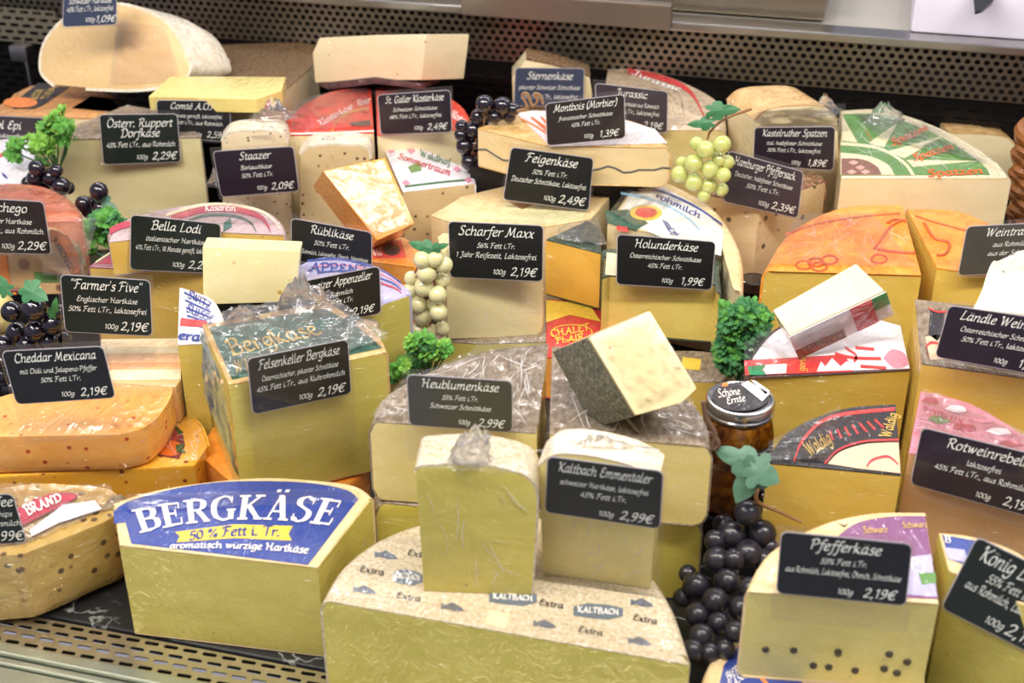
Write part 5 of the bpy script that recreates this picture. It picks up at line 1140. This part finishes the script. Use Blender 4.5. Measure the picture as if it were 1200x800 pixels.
parsley('dense curly parsley bunch between the green rinded block and the white labelled wheel', [(852, 362), (880, 355), (905, 372), (900, 385), (888, 400), (872, 415), (858, 440), (845, 430), (842, 400)], 0, 0, 150, .013, 2, 1.17, (2, 0, 3, 2, 2))
parsley('bright parsley sprigs beside the two line green sign, upper left', [(15, 160), (40, 165), (55, 140), (75, 132), (90, 150), (70, 175), (62, 195), (30, 192), (15, 180)], 0, 0, 34, .019, 3, 1.34, (4, 4, 3))
parsley('deep green leaves left of the ring labelled wheel', [(112, 255), (135, 250), (150, 262), (140, 275), (122, 290), (110, 300), (108, 275)], 0, 0, 22, .018, 4, 1.19, (2, 0))
c = bpy.data.objects['parsley_bunch']
# ============================================================ jars
def jar(label, px, py_lid, ztop, lid_rx, hgt, amber=True):
    cpt = W(px, py_lid, ztop); d = (cpt-CAM).dot(FW); R = lid_rx*d/F_PX; z0 = ztop-hgt
    root = thing('preserve_jar', label, 'jar', (cpt.x, cpt.y, z0))
    lidm = plain('lid_silver', 'c8c6c4', .22, 1) if amber else plain('lid_dark', '1a171c', .3, coat=.6)
    mb = MB(); mb.lathe([(R*.96, ztop-.013), (R, ztop-.012), (R, ztop-.010), (R*.97, ztop-.009), (R*.99, ztop-.003), (R*.95, ztop-.0006), (R*.88, ztop-.0002), (R*.85, ztop-.0010), (.0001, ztop-.0010)], 48, (cpt.x, cpt.y, 0)); lid = part('lid', mb, lidm, root)
    S_ = R*1.10
    def octo(s, z, kk=6): return [Vector((cpt.x+s*cos(2*pi*(i+.5)/kk+.35), cpt.y+s*sin(2*pi*(i+.5)/kk+.35), z)) for i in range(kk)]
    def rnd(s, z): 
        o = octo(s, z); r = []
        for i in range(6):
            a, b, c_ = o[i-1], o[i], o[(i+1) % 6]
            r += [b+(a-b)*.14, b+(a-b)*.03+(c_-b)*.03, b+(c_-b)*.14]
        return r
    def mixr(f, s, z): 
        h = rnd(s, z); c0 = Vector((cpt.x, cpt.y, z)); return [c0+(p-c0).normalized()*((p-c0).length*(1-f)+R*.92*f) for p in h]
    am, t, b = nodes('amber_preserve' if amber else 'dark_preserve'); f = noise_(t, coords(t), 55, 5, .6, 1)
    t.links.new(ramp(t, f, [(.35, rgb('6a3208' if amber else '140c10')), (.52, rgb('d0821c' if amber else '1e1418')), (.68, rgb('f6cc5a' if amber else '2e2024'))]), b.inputs['Base Color']); b.inputs['Roughness'].default_value = .12; b.inputs['Coat Weight'].default_value = 1; b.inputs['Coat Roughness'].default_value = .03
    mb = MB(); mb.prism([mixr(.6, S_*.92, z0+.001), rnd(S_*.96, z0+.004), rnd(S_*.97, ztop-.030), mixr(.5, S_*.95, ztop-.021), mixr(1, S_, ztop-.016)]); part('contents', mb, am, root)
    mb = MB(); mb.prism([mixr(.5, S_*.96, z0), rnd(S_, z0+.003), rnd(S_, ztop-.029), mixr(.5, S_*.99, ztop-.019), mixr(1, S_, ztop-.013)]); part('glass', mb, clear('jar_glass', .2, (1, .97, .92, 1), .02), root)
    return root, cpt, R, S_, octo
root, cpt, R, S_, octo = jar('hexagonal jar of amber preserve with silver lid and black label, right of centre', 868, 465, .15, 41, .105)
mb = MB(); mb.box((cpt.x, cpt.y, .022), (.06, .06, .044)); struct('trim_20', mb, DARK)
fr = level(.15-.001); lidp = root
e_ = [(868+34*cos(2*pi*k/28), 466-17*sin(2*pi*k/28)) for k in range(28)]; decal(root, fr, e_, LBLACK, name='lid_label', lift=.0014)
decal(root, fr, [(868, 452), (876, 448), (902, 463), (893, 472)], LWHITE, lift=.0018); decal(root, fr, [(880, 447), (885, 448), (902, 460), (897, 464)], LWHITE, lift=.0018)
label_text(root, 'Schöne', fr, (840, 458), (866, 456), (868, 464), (842, 468), TW, lift=.0019, nib=.05); label_text(root, 'Ernte', fr, (850, 468), (872, 464), (874, 472), (852, 476), TW, lift=.0019, nib=.05); decal(root, fr, [(846, 451), (853, 450), (853, 454), (846, 455)], ORL, lift=.0018)
o6 = octo(S_*1.004, 0); 
best = sorted(range(6), key=lambda i: -((o6[i]+o6[(i+1) % 6])/2-Vector((cpt.x, cpt.y, 0))).dot(Vector((.85, -.5, 0))))[0]
a, b = o6[best], o6[(best+1) % 6]; n = (b-a).cross(Vector((0, 0, 1))).normalized()
if n.dot(a-Vector((cpt.x, cpt.y, 0))) < 0: n = -n
mb = MB(); P = [a+(b-a)*.06+Vector((0, 0, .064)), a+(b-a)*.94+Vector((0, 0, .064)), a+(b-a)*.94+Vector((0, 0, .112)), a+(b-a)*.06+Vector((0, 0, .112))]; mb.prism([[p+n*.0002 for p in P], [p+n*.0008 for p in P]]); part('side_label', mb, LBLACK, root, smooth=False)
mb = MB()
for k in range(9):
    def fn(u, v, k=k): 
        q = (a if (a-b).dot(RT) < 0 else b); w = (b if q is a else a); return q+(w-q)*(.12+.76*u)+Vector((0, 0, .109-.0048*k+v*.0026))+n*.0011
    nib_text(mb, 'Zutaten Früchte Zucker Wasser', fn, 0, 0, 1/.8, 1.0, nib=.07)
part('lettering', mb, TO if 0 else TW, root, smooth='flat')
root, cpt2, R2, S2, _ = jar('dark jar half hidden right of the raw milk wheel wedge', 884, 326, .07, 17, .068, False)
# yellow ball at the left edge
p = WY(-8, 368, 1.03); root = thing('round_cheese', 'smooth yellow round cheese cut by the left edge beside black grapes', 'cheese', (p.x, p.y, p.z-.022))
mb = MB(); mb.lathe([(.0005, -.022), (.010, -.021), (.020, -.012), (.0235, 0), (.021, .012), (.012, .022), (.005, .026), (.0005, .027)], 24, p); part('body', mb, plain('round_yellow', 'e0cc84', .3, wrap=.5), root); 
mb = MB(); mb.tube([p+Vector((0, 0, .026)), p+Vector((.002, 0, .032))], .002, 6); part('stalk', mb, STEM, root)
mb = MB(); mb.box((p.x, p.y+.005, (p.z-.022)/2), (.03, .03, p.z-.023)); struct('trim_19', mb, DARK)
# wicker basket at the right edge
p = W(1225, 250, .10); root = thing('wicker_basket', 'brown wicker basket cut by the right edge', 'basket', (p.x, p.y+.03, 0))
WK = plain('wicker', 'a8682c', .5, coat=.3, var=.4); cx, cy = p.x+.03, p.y+.05
for k in range(13):
    mb = MB(); z = .015+k*.0125; r = .052+.016*sin(k/12*1.5)
    mb.tube([Vector((cx+(r+.003*cos(9*(2*pi*i/56)+(k % 2)*pi))*cos(2*pi*i/56), cy+(r+.003*cos(9*(2*pi*i/56)+(k % 2)*pi))*sin(2*pi*i/56), z)) for i in range(57)], .0055, 6); part('strand', mb, WK, root)
mb = MB(); mb.tube([Vector((cx+.068*cos(2*pi*i/40), cy+.068*sin(2*pi*i/40), .178)) for i in range(41)], .008, 8); part('rim', mb, WK, root)
for i in range(9):
    a = 2*pi*i/9; mb = MB(); mb.tube([(cx+.05*cos(a), cy+.05*sin(a), 0), (cx+.062*cos(a), cy+.062*sin(a), .09), (cx+.066*cos(a), cy+.066*sin(a), .178)], .003, 5); part('stake', mb, WK, root)
# twisted brown ribbon piece above the half wheel
p = W(620, 125, .19); root = thing('twig_curl', 'curled brown twig beside the slate blue sign', 'twig', p)
mb = MB(); mb.tube([WY(x, y, 1.42) for x, y in catmull([(606, 130), (618, 126), (612, 112), (618, 110), (624, 124), (630, 118), (626, 110), (633, 112), (636, 122)], 4)], .0018, 6); part('twig', mb, plain('vine_tan', '9c7650', .8), root)
for o in bpy.data.objects:
    if o.type == 'MESH' and not o.data.materials: o.data.materials.append(WHITE)

for o in bpy.data.objects:
    l = o.get('label') or ''
    for key, g in (('red abbey label', 'wheel wedges with red abbey label'), ('black grape', 'black grape bunches'), ('orange waxed w', 'orange waxed wedges'), ('silver rinded wedge lying', 'silver rinded wedges beneath the grey ones'), ('large grey rinded wedge', 'large grey rinded wedges'), ('parsley', 'parsley bunches'), ('herb flecked', 'herb flecked wedges')):
        if key in l and o.get('category') in ('cheese', 'grapes', 'parsley') and 'group' not in o.keys(): o['group'] = g
